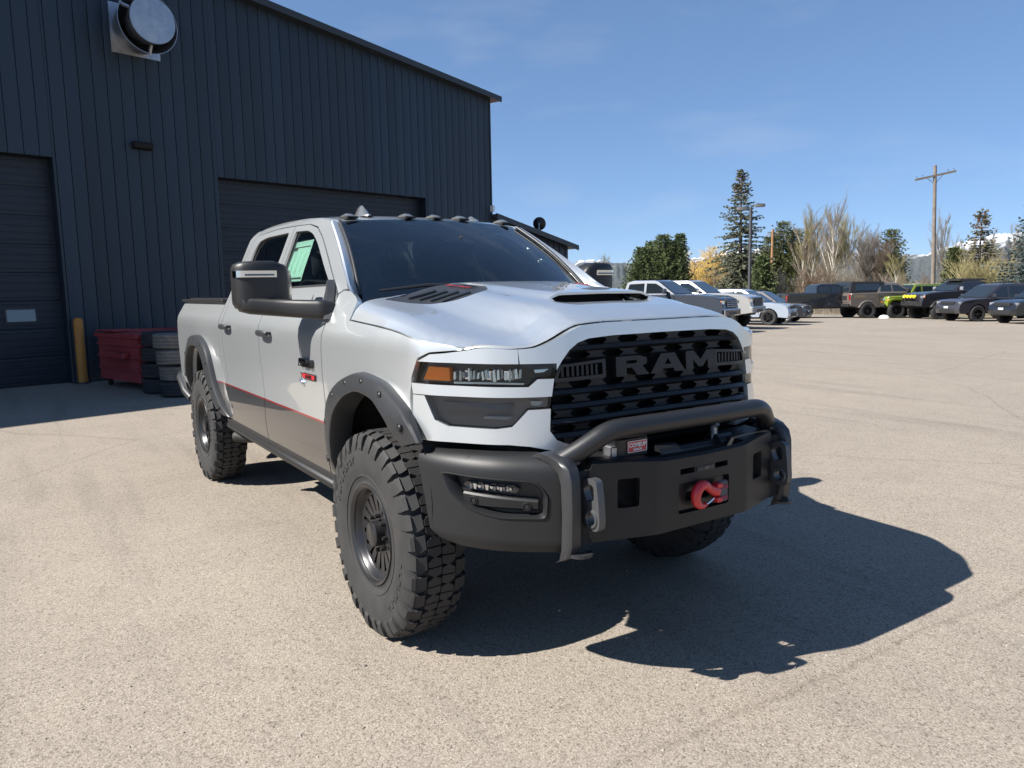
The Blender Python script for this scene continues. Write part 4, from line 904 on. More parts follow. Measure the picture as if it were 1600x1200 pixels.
for sg in SIDES:
    o = (.8, sg*.6, 0)
    POCK = round_poly([(.965, .915), (.735, .905), (.700, .85), (.705, .758), (.86, .752), (.945, .80)], [.015, .03, .02, .02, .05, .05])
    WING = [(.66, .995), (.74, 1.005), (.89, 1.004), (.97, 1.0), (1.008, .994), (1.000, .80), (.990, .66), (.975, .625), (.94, .607), (.85, .608), (.66, .615)]
    mb = MB(); sheet(mb, BU(WING, sg), bf(0), .03, .03, o, [BU(POCK, sg)]); wg = mb.build('bumper_wing', M_bump, bu)
    # formed pocket: sloping walls then floor
    mb = MB(); PB = dens(BU(POCK, sg), .03); cu = sg*_by2u(.835); ins = lambda P, k: [((u-cu)*(1-k)+cu, (z-.83)*(1-k)+.83) for u, z in P]
    mb.rings([[bmp(u, z, -.003) for u, z in ins(PB, -.06)], [bmp(u, z, .006) for u, z in ins(PB, -.02)], [bmp(u, z, .006) for u, z in PB], [bmp(u, z, 0) for u, z in ins(PB, .03)], [bmp(u, z, -.03) for u, z in ins(PB, .10)], [bmp(u, z, -.045) for u, z in ins(PB, .12)]]); mb.build('fog_light_surround', M_bump, wg, 40, True)
    mb = MB(); sheet(mb, ins(BU(POCK, sg), .08), bf(-.05), .04, 0, o); mb.build('pocket_panel', M_black, wg)
    # fog lamp row
    mb = MB(); mb.prism(BU([(.925, .885), (.80, .882), (.785, .868), (.795, .852), (.915, .856), (.93, .868)], sg), bf(-.022), bf(-.05)); fg = mb.build('fog_light', M_gloss, wg, None, True)
    rf_ = random.Random(4)
    for q in range(13):
        yq = .914-.0092*q; zt_ = .882-.007*rf_.random(); zb_ = .857+.008*rf_.random(); mb = MB(); mb.prism(BU([(yq, zt_), (yq-.0078, zt_-.002), (yq-.006, zb_), (yq-.001, zb_+.003)], sg), bf(-.014-.006*rf_.random()), bf(-.026)); mb.build('fog_light_element', M_refl2 if q % 3 else M_shk, fg, None, True)
    # shelf below the lamp with two parking sensors
    mb = MB(); rs = []
    for i in range(9):
        u = sg*_by2u(.93-.20*i/8); rs.append([bmp(u, .845-.002*i, -.05), bmp(u, .842-.002*i, -.022), bmp(u, .834-.002*i, -.016), bmp(u, .79-.0*i, -.020), bmp(u, .775, -.05)])
    mb.rings(rs, False); mb.build('sensor_shelf', M_bump, wg, 30, True)
    for yq, zq in ((.905, .812), (.765, .800)):
        u = sg*_by2u(yq); c = Vector(bmp(u, zq, -.017)); c2 = Vector(bmp(u, zq, .1)); nn = (c2-c).normalized(); r_ = nn.orthogonal().normalized(); w_ = nn.cross(r_)
        mb = MB(); rs = []
        for (r, h) in ((.0, .002), (.009, .003), (.010, -.002), (.013, -.002), (.015, .004), (.018, .003), (.019, -.01)):
            rs.append([c+nn*h+(r_*cos(2*pi*k/16)+w_*sin(2*pi*k/16))*r for k in range(16)])
        mb.rings(rs); mb.build('parking_sensor', M_black, wg, 40, True)
    # upright hoop where wing meets centre
    mb = MB(); rs = []
    for (x, z, w, th) in ((.935, 1.012, .052, .01), (.99, 1.010, .050, .03), (1.045, .995, .040, .04), (1.085, .965, .032, .045), (1.100, .92, .030, .05), (1.105, .80, .030, .05), (1.10, .66, .030, .05), (1.085, .612, .030, .04), (1.05, .592, .028, .03)):
        y = sg*.648; rs.append([(x-.05, y-w*sg, z-.02), (x-.006, y-w*sg, z), (x+.006, y-w*sg*.7, z+.004), (x+.006, y+w*sg*.7, z+.004), (x-.006, y+w*sg, z), (x-.05, y+w*sg, z-.02)])
    mb.rings(rs, True, True, True); mb.build('bumper_upright', M_upr, bu, 40, True)
    # tow shackle plate
    def lk_(P, y0, y1, name, m):
        mb = MB(); mb.prism(P, lambda x, z: (x, y0, z), lambda x, z: (x, y1, z)); return mb.build(name, m, bu, 40, True)
    OUT = round_poly([(1.05, .905), (1.115, .930), (1.155, .925), (1.168, .84), (1.175, .76), (1.165, .725), (1.10, .715), (1.05, .76)], [.01, .02, .02, .02, .03, .03, .03, .01], 4)
    mb = MB(); yc = sg*.572
    UPH = round_poly([(1.075, .880), (1.105, .905), (1.138, .902), (1.143, .845), (1.10, .830)], .015, 3); LOH = [(1.125+.024*cos(2*pi*k/16), .768+.024*sin(2*pi*k/16)) for k in range(16)]
    for s2 in (-1, 1): sheet(mb, OUT, lambda x, z: (x, yc+s2*.016, z), .05, .016, (0, s2, 0), [UPH, LOH])
    sk = mb.build('tow_shackle', M_shk, bu, 30)
    mb = MB()
    for s2 in (-1, 1): mb.lathe([(.024, .0), (.027, .006), (.036, .006), (.039, 0)], 1, 20, (1.125, yc+s2*.016, .768), s2)
    mb.build('shackle_bushing', M_shk, sk, 40, True)
    # bracket pan under the shackle and dark recess behind it
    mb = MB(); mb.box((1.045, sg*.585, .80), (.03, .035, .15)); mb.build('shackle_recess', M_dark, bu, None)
    mb = MB(); rs = []
    for i in range(9):
        a = pi*i/8; rs.append([(1.10+.045*sin(a), sg*(.62+.05*cos(a)), .632), (1.10+.045*sin(a), sg*(.62+.05*cos(a)), .620)])
    mb.rings(rs, False); nn_ = len(mb.v); mb.f.append(tuple(range(0, nn_, 2))); mb.f.append(tuple(range(1, nn_, 2))); mb.build('lower_bracket', M_flare, bu, None, True)
# centre plate with its cut-outs
CTR = [(-.545, .972), (-.40, .968), (-.30, .962), (-.22, .955), (0, .952), (.22, .955), (.30, .962), (.40, .968), (.545, .972), (.562, .93), (.562, .68), (.545, .652), (.30, .652), (0, .656), (-.30, .652), (-.545, .652), (-.562, .68), (-.562, .93)]
def cu_(P): return [(math.copysign(_by2u(abs(y)), y) if y else 0., z) for y, z in P]
HOL = [round_poly(cu_([(-.155, .846), (.155, .846), (.155, .716), (-.155, .716)]), .012, 2)]
for sg in SIDES:
    HOL.append(round_poly(BU([(.395-.047, .900), (.395+.047, .900), (.395+.047, .780), (.395-.047, .780)], sg), .010, 2))
    HOL.append(BU([(.062, .908), (.145, .908), (.145, .884), (.062, .884)], sg))
mb = MB(); sheet(mb, cu_(CTR), bf(0), .04, .035, (1, 0, 0), HOL); cp = mb.build('bumper_centre_plate', M_bump, bu)
mb = MB(); sheet(mb, cu_(CTR), bf(-.10), .12, 0, (1, 0, 0)); mb.build('bumper_void', M_dark, cp)
mb = MB()   # bevelled top return of the centre plate and the winch tray
TU = [-.545, -.40, -.30, -.22, 0, .22, .30, .40, .545]; TZ = [.972, .968, .962, .955, .952, .955, .962, .968, .972]
rs = [[bmp(u_, z_, 0) for u_, z_ in zip([math.copysign(_by2u(abs(y)), y) for y in TU], TZ)], [bmp(u_, z_+.010, -.02) for u_, z_ in zip([math.copysign(_by2u(abs(y)), y) for y in TU], TZ)], [bmp(u_, z_+.012 if abs(y) > .25 else z_-.03, -.07 if abs(y) > .25 else -.03) for u_, z_, y in zip([math.copysign(_by2u(abs(y)), y) for y in TU], TZ, TU)],
      [(.93, y, z_+.012 if abs(y) > .25 else .90) for y, z_ in zip(TU, TZ)]]
mb.rings(rs, False); mb.build('bumper_top_plate', M_bump, bu, 25, True)
mb = MB(); mb.prism(cu_([(-.05, .906), (.05, .906), (.052, .886), (-.052, .886)]), bf(.003), bf(-.01)); em = mb.build('bumper_emblem', M_flare, cp, None, True)
for (a, b, c, d) in ((-.042, -.036, .902, .890), (-.028, -.022, .902, .890), (-.010, .022, .902, .891), (.028, .034, .902, .890), (.039, .044, .902, .890)):
    mb = MB(); mb.prism(cu_([(a, c), (b, c), (b, d), (a, d)]), bf(.005), bf(.002)); mb.build('emblem_bar', M_shk, em, None, True)
# bull bar
mb = MB(); pth = [(.985, -.645, .970), (1.03, -.572, 1.020), (1.066, -.505, 1.068), (1.073, -.482, 1.082), (1.080, -.456, 1.092), (1.087, -.425, 1.098), (1.092, -.39, 1.101), (1.095, -.2, 1.101), (1.096, 0, 1.101)]
pth = pth+[(x, -y, z) for x, y, z in pth[-2::-1]]
mb.tube(pth, .0415, 16); mb.build('bull_bar', M_bar, bu, 60)
for sg in SIDES:
    mb = MB(); mb.box((1.0, sg*.625, .978), (.055, .045, .010), None, .005); mb.build('bar_foot', M_flare, bu, None)
# winch: body, motor, tie rods, control box with label, fairlead, hook
mb = MB(); mb.lathe([(.0, -.17), (.055, -.17), (.055, -.05), (.035, -.045), (.035, .20), (.06, .205), (.06, .30), (.0, .30)], 1, 20, (1.0, .03, .93)); wi = mb.build('winch', M_grille, bu, 40, True)
mb = MB(); mb.box((1.015, -.315, 1.008), (.055, .085, .046), None, .010); cb = mb.build('winch_control_box', M_grille, bu, 30)
# red plate facing forward on the control box
mb = MB(); mb.box((1.0725, -.300, 1.012), (.002, .052, .024)); lb = mb.build('winch_label', M_red, cb, None)
mb = MB()
for (yc, zc, hy, hz_) in ((-.300, 1.0345, .052, .0012), (-.300, .9895, .052, .0012), (-.3512, 1.012, .0012, .0225), (-.2488, 1.012, .0012, .0225)): mb.box((1.0752, yc, zc), (.0008, hy, hz_))
mb.build('label_border', M_white, cb, None)
text_obj('label_lettering', 'COMEUP', .024, M_white, cb, (1.0762, -.300, 1.018), (0, 1, 0), (0, 0, 1), .0004, .0008, 0, .95)
text_obj('label_lettering', 'WINCH', .013, M_white, cb, (1.0762, -.300, .999), (0, 1, 0), (0, 0, 1), .0004, .0005, 0, 1.1)
mb = MB(); mb.box((1.03, -.405, .985), (.03, .016, .034), None, .004); mb.build('winch_bracket', M_steel, wi, None)
mb = MB(); mb.tube([(1.00, .245, .955), (1.00, .245, 1.02), (1.02, .245, 1.035)], [.016, .016, .012], 8); mb.build('winch_clutch_lever', M_steel, wi)
FLO = round_poly(cu_([(-.145, .838), (.145, .838), (.145, .724), (-.145, .724)]), .02, 3); FLI = round_poly(cu_([(-.10, .800), (.05, .800), (.05, .760), (-.10, .760)]), .018, 3)
mb = MB(); sheet(mb, FLO, bf(-.018), .05, .03, (1, 0, 0), [FLI]); mb.build('winch_fairlead', M_grille, bu)
# hook: C-shaped body, clevis, gate wire
hc = Vector((1.192, -.035, .783)); mb = MB(); pts = []; rr = []
for i in range(19):
    a = radians(38+ 262*i/18); r0 = .043
    pts.append(hc+Vector((0, r0*cos(a)*1.0, r0*1.05*sin(a)))); rr.append(.0175+.006*sin(pi*min(1, i/13))-(.008*max(0, i-13)/5))
mb.tube([hc+Vector((0, .088, .002)), hc+Vector((0, .066, .012))]+pts, [.022, .023]+rr, 10); hk = mb.build('winch_hook', M_red, bu, 60)
mb = MB()
for dz in (-.030, .032): mb.box(tuple(hc+Vector((0, .088, dz))), (.020, .016, .011), None, .004)
mb.build('hook_clevis', M_red, hk, None)
mb = MB(); mb.tube([hc+Vector((.0, .070, -.022)), hc+Vector((0, .03, -.040)), hc+Vector((0, -.002, -.038))], .0045, 6); mb.build('hook_gate', M_chrome, hk)
mb = MB(); mb.box(tuple(hc+Vector((-.006, .125, .0))), (.012, .028, .046), None, .006); st = mb.build('pull_strap', M_strap, hk, None)
for dz, hh in ((.020, .008), (-.028, .008)):
    mb = MB(); mb.box(tuple(hc+Vector((.0072, .125, dz))), (.0015, .022, hh)); mb.build('strap_print', M_strapred, hk, None)

# ---- wheels
TR, TW = .503, .345
mb = MB()   # tyre carcass (axis y, outboard face at +), then tread lugs
prof = [(.215, .118), (.222, .142), (.236, .150), (.25, .152), (.262, .149), (.285, .158), (.34, .170), (.40, .172), (.432, .168), (.462, .155), (.478, .138), (.482, .10), (.484, 0)]
full = prof+[(r, -h) for r, h in prof[-2::-1]]
mb.lathe(full, 1, 72)
def lug(poly, r0, r1, h0, rnd=0):  # poly in (angle, y)
    def at(r): return lambda a, y: ((r-.030*max(0, abs(y)-.115)/.05)*cos(a), y, (r-.030*max(0, abs(y)-.115)/.05)*sin(a))
    mb.prism(poly, at(r1), at(r0))
NL = 34; p = 2*pi/NL
for k in range(NL):
    a = k*p; j = .0
    for sg in SIDES:
        ph = 0 if sg > 0 else p*.5
        long_ = (k % 2 == 0); e = .168 if long_ else .160
        A = a+ph
        # shoulder lug wraps onto the sidewall
        P = [(A-.38*p, sg*.090), (A-.33*p, sg*.128), (A-.40*p, sg*.150), (A+.34*p, sg*.150), (A+.40*p, sg*.122), (A+.28*p, sg*.088)]
        lug(P, .478, TR, 0)
        rs = []
        for (r, y) in ((.493, .149), (.482, e), (.455, e+.010), (.425, .180 if long_ else .176), (.412, .172)):
            w0, w1 = (-.35*p, .30*p) if r > .44 else (-.26*p, .22*p)
            rs.append([(r*cos(A+w0), sg*y, r*sin(A+w0)), (r*cos(A+w1), sg*y, r*sin(A+w1)), ((r-.02)*cos(A+w1), sg*(y-.03), (r-.02)*sin(A+w1)), ((r-.02)*cos(A+w0), sg*(y-.03), (r-.02)*sin(A+w0))])
        mb.rings(rs, True, True, True)
        # inner zigzag block
        P = [(A-.46*p, sg*.004), (A-.58*p, sg*.046), (A-.36*p, sg*.082), (A+.24*p, sg*.080), (A+.46*p, sg*.040), (A+.30*p, sg*.002)]
        Lq = [(-.46, .004), (-.58, .046), (-.36, .082)]; Rq = [(.30, .002), (.46, .040), (.24, .080)]   # two half blocks with a sipe between
        mid = [((l[0]+r_[0])/2, (l[1]+r_[1])/2+(.008 if i == 1 else 0)) for i, (l, r_) in enumerate(zip(Lq, Rq))]
        for E0, E1, d0, d1_ in ((Lq, mid, 0, -.035), (mid, Rq, .035, 0)):
            P = [(A+(.30+e[0]+d0)*p, sg*e[1]) for e in E0]+[(A+(.30+e[0]+d1_)*p, sg*e[1]) for e in E1[::-1]]
            lug(P, .478, TR+.002, 0)
# raised sidewall ring and lettering ribs
for sg in (1,):
    mb.lathe([(.282, .157), (.284, .162), (.292, .1635), (.294, .160)], 1, 72, (0, 0, 0), sg)
    for w0, n_, rr_ in ((35, 9, .372), (205, 8, .372)):
        for q in range(n_):
            a0 = radians(w0+q*6.4); a1 = a0+radians(4.4 if q % 3 else 3.0)
            P = [(rr_-.014, a0), (rr_+.014, a0), (rr_+.014, a0+.022), (rr_-.004, a0+.022), (rr_-.004, a1), (rr_-.014, a1)] if q % 2 else [(rr_-.014, a0), (rr_+.014, a0), (rr_+.014, a1), (rr_+.006, a1), (rr_+.006, a0+.024), (rr_-.014, a0+.024)]
            mb.prism(P, lambda r, a: (r*cos(a), .1755, r*sin(a)), lambda r, a: (r*cos(a), .165, r*sin(a)))
for v_i, v_ in enumerate(mb.v): mb.v[v_i] = (v_[0], v_[1]*.81, v_[2])
tyre_me = mb
wheel_r = None
mb = MB()   # rim: lip, barrel, dish
mb.lathe([(.222, .140), (.236, .156), (.243, .158), (.246, .152), (.240, .146), (.226, .138), (.216, .128), (.208, .108), (.200, .096), (.186, .092)], 1, 64)
mb.lathe([(.200, .096), (.205, -.10), (.22, -.140)], 1, 48)
for k in range(18):   # spoke fingers between the slots
    a = 2*pi*k/18; w0, w1 = .0135, .021
    P = [(.102, -w0), (.102, w0), (.192, w1), (.192, -w1)]
    f = lambda h: (lambda r, w: (r*cos(a)-w*sin(a), h+(r-.10)*.10, r*sin(a)+w*cos(a)))
    mb.prism(P, f(.086), f(.055))
mb.lathe([(.045, .078), (.060, .086), (.106, .088), (.110, .078), (.110, .03)], 1, 48)
for v_i, v_ in enumerate(mb.v): mb.v[v_i] = (v_[0], v_[1]*.83, v_[2])
rim_mb = mb
capm = MB(); capm.lathe([(.0, .122), (.052, .121), (.060, .115), (.063, .08), (.066, .05)], 1, 32)
nutm = MB(); nutm.lathe([(.0, .112), (.008, .110), (.0105, .102), (.011, .07)], 1, 8)
bkm = MB(); bkm.lathe([(.0, .012), (.20, .012)], 1, 32)
def build_wheel():
    w = rim_mb.build('wheel', M_rim, truck, 35, True)
    t = tyre_me.build('tyre', M_rubber, w, 28, True)
    capm.build('hub_cap', M_rim, w, 40, True); bkm.build('brake_disc', M_dark, w, None)
    n0 = None
    for k in range(8):
        a = 2*pi*(k+.5)/8
        if n0 is None: n0 = nutm.build('lug_nut', M_rim, w, 40, True); n = n0
        else: n = dup(n0, w)
        n.location = (.086*cos(a), -.012, .086*sin(a))
    return w
w0 = build_wheel()
k_ = 0
for cx in (0., -3.797):
    for sg in SIDES:
        w = w0 if k_ == 0 else dup(w0, truck); k_ += 1
        w.location = (cx, sg*.921, TR-.008); w.rotation_euler = (0, .35*k_, pi if sg < 0 else 0.)

# ---- mirrors
def mirror(sg):
    mb = MB(); rs = []   # head: rounded shell lofted across its width
    secs = [(1.060, .06, .045, 1.705, -1.01), (1.070, .09, .07, 1.70, -1.01), (1.10, .125, .085, 1.70, -1.01), (1.16, .140, .095, 1.706, -1.015), (1.26, .140, .095, 1.706, -1.025), (1.322, .136, .088, 1.706, -1.035), (1.353, .123, .07, 1.706, -1.045), (1.366, .10, .045, 1.706, -1.05)]
    for (y, hz2, hx, zc, xc) in secs:
        row = []
        for k in range(36):
            a = 2*pi*k/36; c, s = cos(a), sin(a); e = .34
            row.append((xc+hx*math.copysign(abs(c)**e, c)*(1 if c > 0 else .75), sg*y, zc+hz2*math.copysign(abs(s)**e, s)))
        rs.append(row)
    mb.rings(rs, True, True, True); m = mb.build('side_mirror', M_black, truck, 50, True)
    mb = MB(); rs = []   # lower cap and arm in one sweep from the door to under the head
    for (y, z0, z1, xc, hx) in ((.93, 1.515, 1.615, -.69, .055), (.985, 1.512, 1.625, -.70, .06), (1.02, 1.520, 1.625, -.72, .06), (1.09, 1.528, 1.628, -.86, .074), (1.20, 1.540, 1.640, -.965, .082), (1.29, 1.550, 1.648, -1.005, .078), (1.338, 1.565, 1.655, -1.02, .06), (1.353, 1.60, 1.655, -1.03, .04)):
        row = []
        for k in range(24):
            a = 2*pi*k/24; c, s = cos(a), sin(a); e = .55
            row.append((xc+hx*math.copysign(abs(c)**e, c), sg*y, (z0+z1)/2+(z1-z0)/2*math.copysign(abs(s)**e, s)))
        rs.append(row)
    mb.rings(rs, True, True, True); mb.build('mirror_arm', M_black, m, 50, True)
    mb = MB(); rs = []   # sail at the window corner
    for (x, z, y) in ((-.66, 1.52, .97), (-.70, 1.60, .945), (-.745, 1.67, .91), (-.80, 1.735, .882)):
        w = .05 if z < 1.65 else .034 if z < 1.7 else .010
        rs.append([(x+w, sg*(y-.01), z), (x+w*.5, sg*(y+.028), z), (x-w*.5, sg*(y+.028), z), (x-w, sg*(y-.01), z)])
    mb.rings(rs, True, True, True); mb.build('mirror_mount', M_flare, m, 50, True)
    mb = MB(); mb.box((-1.115, sg*1.20, 1.705), (.004, .13, .115), None, .003); mb.build('mirror_face', M_mirror, m, None)
    mb = MB(); rs = []   # wrap-round indicator strip
    for (y, xo) in ((1.155, .0), (1.215, .004), (1.285, .002), (1.33, -.008), (1.356, -.035), (1.369, -.07)):
        xf_ = -.922+xo*1.0-(.012 if y > 1.25 else 0)
        rs.append([(xf_-.02, sg*y, 1.752), (xf_+.004, sg*y, 1.754), (xf_+.005, sg*y, 1.790), (xf_-.02, sg*y, 1.793)])
    mb.rings(rs, True, True, True); ts = mb.build('mirror_signal', M_chrome, m, 40, True)
    mb = MB(); rs = []
    for (y, xo) in ((1.17, .0), (1.215, .004), (1.285, .002), (1.325, -.007)):
        xf_ = -.913+xo-(.012 if y > 1.25 else 0); rs.append([(xf_-.006, sg*y, 1.761), (xf_, sg*y, 1.762), (xf_, sg*y, 1.772), (xf_-.006, sg*y, 1.773)])
    mb.rings(rs, True, True, True); mb.build('signal_lens', M_smokeblue, m, 40, True)
for sg in SIDES: mirror(sg)

# ---- bed, tailgate, cover, rear bumper
mb = MB(); mb.box((-4.02, 0, 1.622), (.84, .885, .012), None, .005); bc = mb.build('bed_cover', M_black, truck, None)
for xr in (-3.6, -4.02, -4.44):
    mb = MB(); mb.box((xr, 0, 1.6345), (.006, .86, .002)); mb.build('cover_seam', M_dark, bc, None)
for sg in SIDES:
    mb = MB(); mb.box((-4.02, sg*.925, 1.610), (.86, .035, .012), None, .005); mb.build('bed_rail_cap', M_black, truck, None)
mb = MB(); mb.box((-4.93, 0, 1.21), (.03, .90, .36), None, .02); tg = mb.build('tailgate', M_paint, truck, None)
mb = MB(); mb.box((-4.965, 0, 1.47), (.008, .16, .03), None, .003); mb.build('tailgate_handle', M_black, tg, None)
for sg in SIDES:
    mb = MB(); mb.box((-4.945, sg*.925, 1.32), (.035, .055, .17), None, .015); mb.build('tail_light', M_redlens, truck, None)
mb = MB(); mb.box((-5.05, 0, .76), (.11, .94, .09), None, .03); rb = mb.build('rear_bumper', M_bump, truck, None)
for sg in SIDES:
    mb = MB(); mb.tube([(-5.02, sg*.90, .80), (-5.0, sg*.99, .86), (-4.86, sg*1.03, .84), (-4.62, sg*1.03, .72), (-4.50, sg*1.00, .66)], .038, 12); mb.build('bumper_tube', M_flare, rb, 60)
# ---- underbody
mb = MB()
for sg in SIDES: mb.box((-2.0, sg*.45, .70), (2.85, .04, .075))
mb.box((-1.95, 0, .74), (1.1, .90, .06)); mb.box((.62, 0, .98), (.16, .72, .03)); mb.box((-3.95, 0, .86), (.9, .55, .05)); mb.box((-.2, 0, .95), (.85, .50, .28)); mb.box((-2.2, .12, .56), (.9, .12, .09))  # flat box behind the front bumper added to block sunlight leaks and see-through
for x in (-1.0, -2.4, -3.2, -4.6): mb.box((x, 0, .70), (.05, .45, .05))
mb.build('chassis', M_chas, truck, None)
mb = MB(); mb.tube([(0, -.82, .495), (0, .82, .495)], .055, 12); mb.lathe([(0, -.16), (.11, -.13), (.17, 0), (.11, .13), (0, .16)], 0, 16, (0, .28, .50))
mb.tube([(.12, -.72, .47), (.12, .70, .45)], .024, 8); mb.tube([(-.05, -.5, .50), (-1.0, -.42, .66)], .03, 8); mb.tube([(-.05, .5, .50), (-1.0, .42, .66)], .03, 8); mb.build('front_axle', M_chas, truck, 50)
mb = MB(); mb.tube([(-3.797, -.82, .495), (-3.797, .82, .495)], .062, 12); mb.lathe([(0, -.19), (.13, -.15), (.20, 0), (.13, .15), (0, .19)], 0, 16, (-3.797, 0, .50))
mb.tube([(-3.62, 0, .50), (-2.4, .1, .60)], .05, 10); mb.build('rear_axle', M_chas, truck, 50)
for sg in SIDES:
    for x in (0.06, -3.9):
        mb = MB(); pts = [(x+.065*cos(t*.6), sg*.50+.065*sin(t*.6), .56+.26*t/62) for t in range(63)]; mb.tube(pts, .010, 6); mb.build('coil_spring', M_chas, truck, 60)
        mb = MB(); mb.tube([(x-.16, sg*.60, .45), (x-.12, sg*.52, 1.0)], .03, 10); mb.build('shock_absorber', M_shk, truck, 60)
    # rock slider under the sill
    mb = MB(); mb.tube([(-.50, sg*.90, .60), (-.58, sg*.985, .605), (-1.8, sg*.985, .605), (-3.02, sg*.985, .605), (-3.10, sg*.90, .605)], .030, 10); rk = mb.build('rock_slider', M_black, truck, 60)
    mb = MB(); mb.box((-1.80, sg*.94, .640), (1.27, .055, .022), None, .006); mb.build('slider_plate', M_black, rk, None)
    for x in (-1.0, -1.9, -2.8):
        mb = MB(); mb.tube([(x, sg*.98, .605), (x, sg*.5, .66)], .026, 8); mb.build('slider_leg', M_black, rk, 60)
mb = MB(); mb.tube([(-2.75, -.62, .52), (-2.9, -.86, .50), (-3.02, -.95, .50)], .045, 12); mb.build('exhaust_tip', M_chas, truck, 60)
# ---- cabin
for sg in SIDES:   # dark boxes added behind the shut lines to block sunlight leaking through
    for x in (-.66, -1.915, -2.97):
        mb = MB(); mb.box((x, sg*.895, 1.14), (.075, .012, .46)); mb.build('seam_light_block', M_dark, truck, None)
mb = MB(); mb.box((-1.9, 0, .86), (1.22, .88, .05)); mb.build('cabin_floor', M_int, truck, None)
mb = MB()
mb.rings([[(-.62, y*.84, 1.35), (-.40, y*.84, 1.585), (-.72, y*.86, 1.60), (-.98, y*.86, 1.53), (-1.05, y*.84, 1.30), (-.9, y*.84, 1.0)] for y in (-1, -.5, 0, .5, 1)], True, True, True); db = mb.build('dashboard', M_int, truck, 40, True)
mb = MB(); mb.box((-1.02, .0, 1.42), (.02, .13, .17), None, .01); mb.build('dash_screen', M_int, db, None)
mb = MB()
for k in range(24):
    pass
cw = Vector((-1.18, .42, 1.43)); tilt = Matrix.Rotation(radians(-24), 3, 'Y'); ring = [cw+tilt @ Vector((0, .19*cos(2*pi*k/24), .19*sin(2*pi*k/24))) for k in range(25)]
mb.tube(ring, .017, 8, False); mb.tube([cw+Vector((.1, 0, .02)), cw], .06, 10); mb.tube([ring[0], ring[12]], .016, 6); mb.build('steering_wheel', M_int, truck, 50)
def seat(x, y, w, name):
    mb = MB(); mb.box((x, y, 1.06), (.26, w, .10), None, .05); mb.box((x-.28, y, 1.42), (.075, w*.95, .34), Matrix.Rotation(radians(-12), 3, 'Y'), .05); s = mb.build(name, M_seat, truck, 40)
    n = max(1, int(round(w/.28)))
    for k in range(n):
        yy = y+(k-(n-1)/2)*.56
        mb = MB(); mb.box((x-.37, yy, 1.86), (.05, .13, .10), Matrix.Rotation(radians(-8), 3, 'Y'), .035); mb.build('headrest', M_seat, s, 40)
seat(-1.72, -.42, .27, 'seat'); seat(-1.72, .42, .27, 'seat'); seat(-2.70, 0, .72, 'rear_bench')
mb = MB(); mb.box((-.93, .0, 1.935), (.012, .13, .042), Matrix.Rotation(radians(20), 3, 'Y'), .01); rv = mb.build('rear_view_mirror', M_int, truck, None)
mb = MB(); mb.tube([(-.93, 0, 1.94), (-.86, 0, 2.0)], .012, 6); mb.build('mirror_stem', M_int, rv)
mb = MB(); mb.box((-1.85, 0, 2.085), (.62, .60, .012)); mb.build('headliner', M_int, truck, None)
# price sheet taped inside the near front window, and inspection stickers on the screen
def inside(off): return lambda x, z: (x, -(ys(x, z)-.03)+off, z)
SH = [(-1.878, 2.010), (-1.525, 2.010), (-1.50, 1.74), (-1.89, 1.74)]
mb = MB(); sheet(mb, SH, inside(0), .12, 0, (0, -1, 0)); sh = mb.build('window_sheet', M_sheet, truck)
for (x0, x1, z0, z1, m) in ((-1.86, -1.55, 1.965, 1.972, M_sheetp), (-1.87, -1.80, 1.948, 1.972, M_sheetp), (-1.86, -1.52, 1.755, 1.766, M_sheetp), (-1.80, -1.79, 1.80, 1.93, M_sheetq), (-1.70, -1.69, 1.79, 1.94, M_sheetq), (-1.60, -1.59, 1.80, 1.93, M_sheetq)):
    mb = MB(); sheet(mb, [(x0, z0), (x1, z0), (x1, z1), (x0, z1)], inside(-.002), .2, 0, (0, -1, 0)); mb.build('sheet_print', m, sh)
mb = MB(); sheet(mb, [(.80, .30), (.92, .20), (.93, .06), (.84, .06)], lambda v, t: wscr(v, t, -.006), .1, 0, (1, 0, .5)); mb.build('windscreen_sticker', M_sheet2, ws)
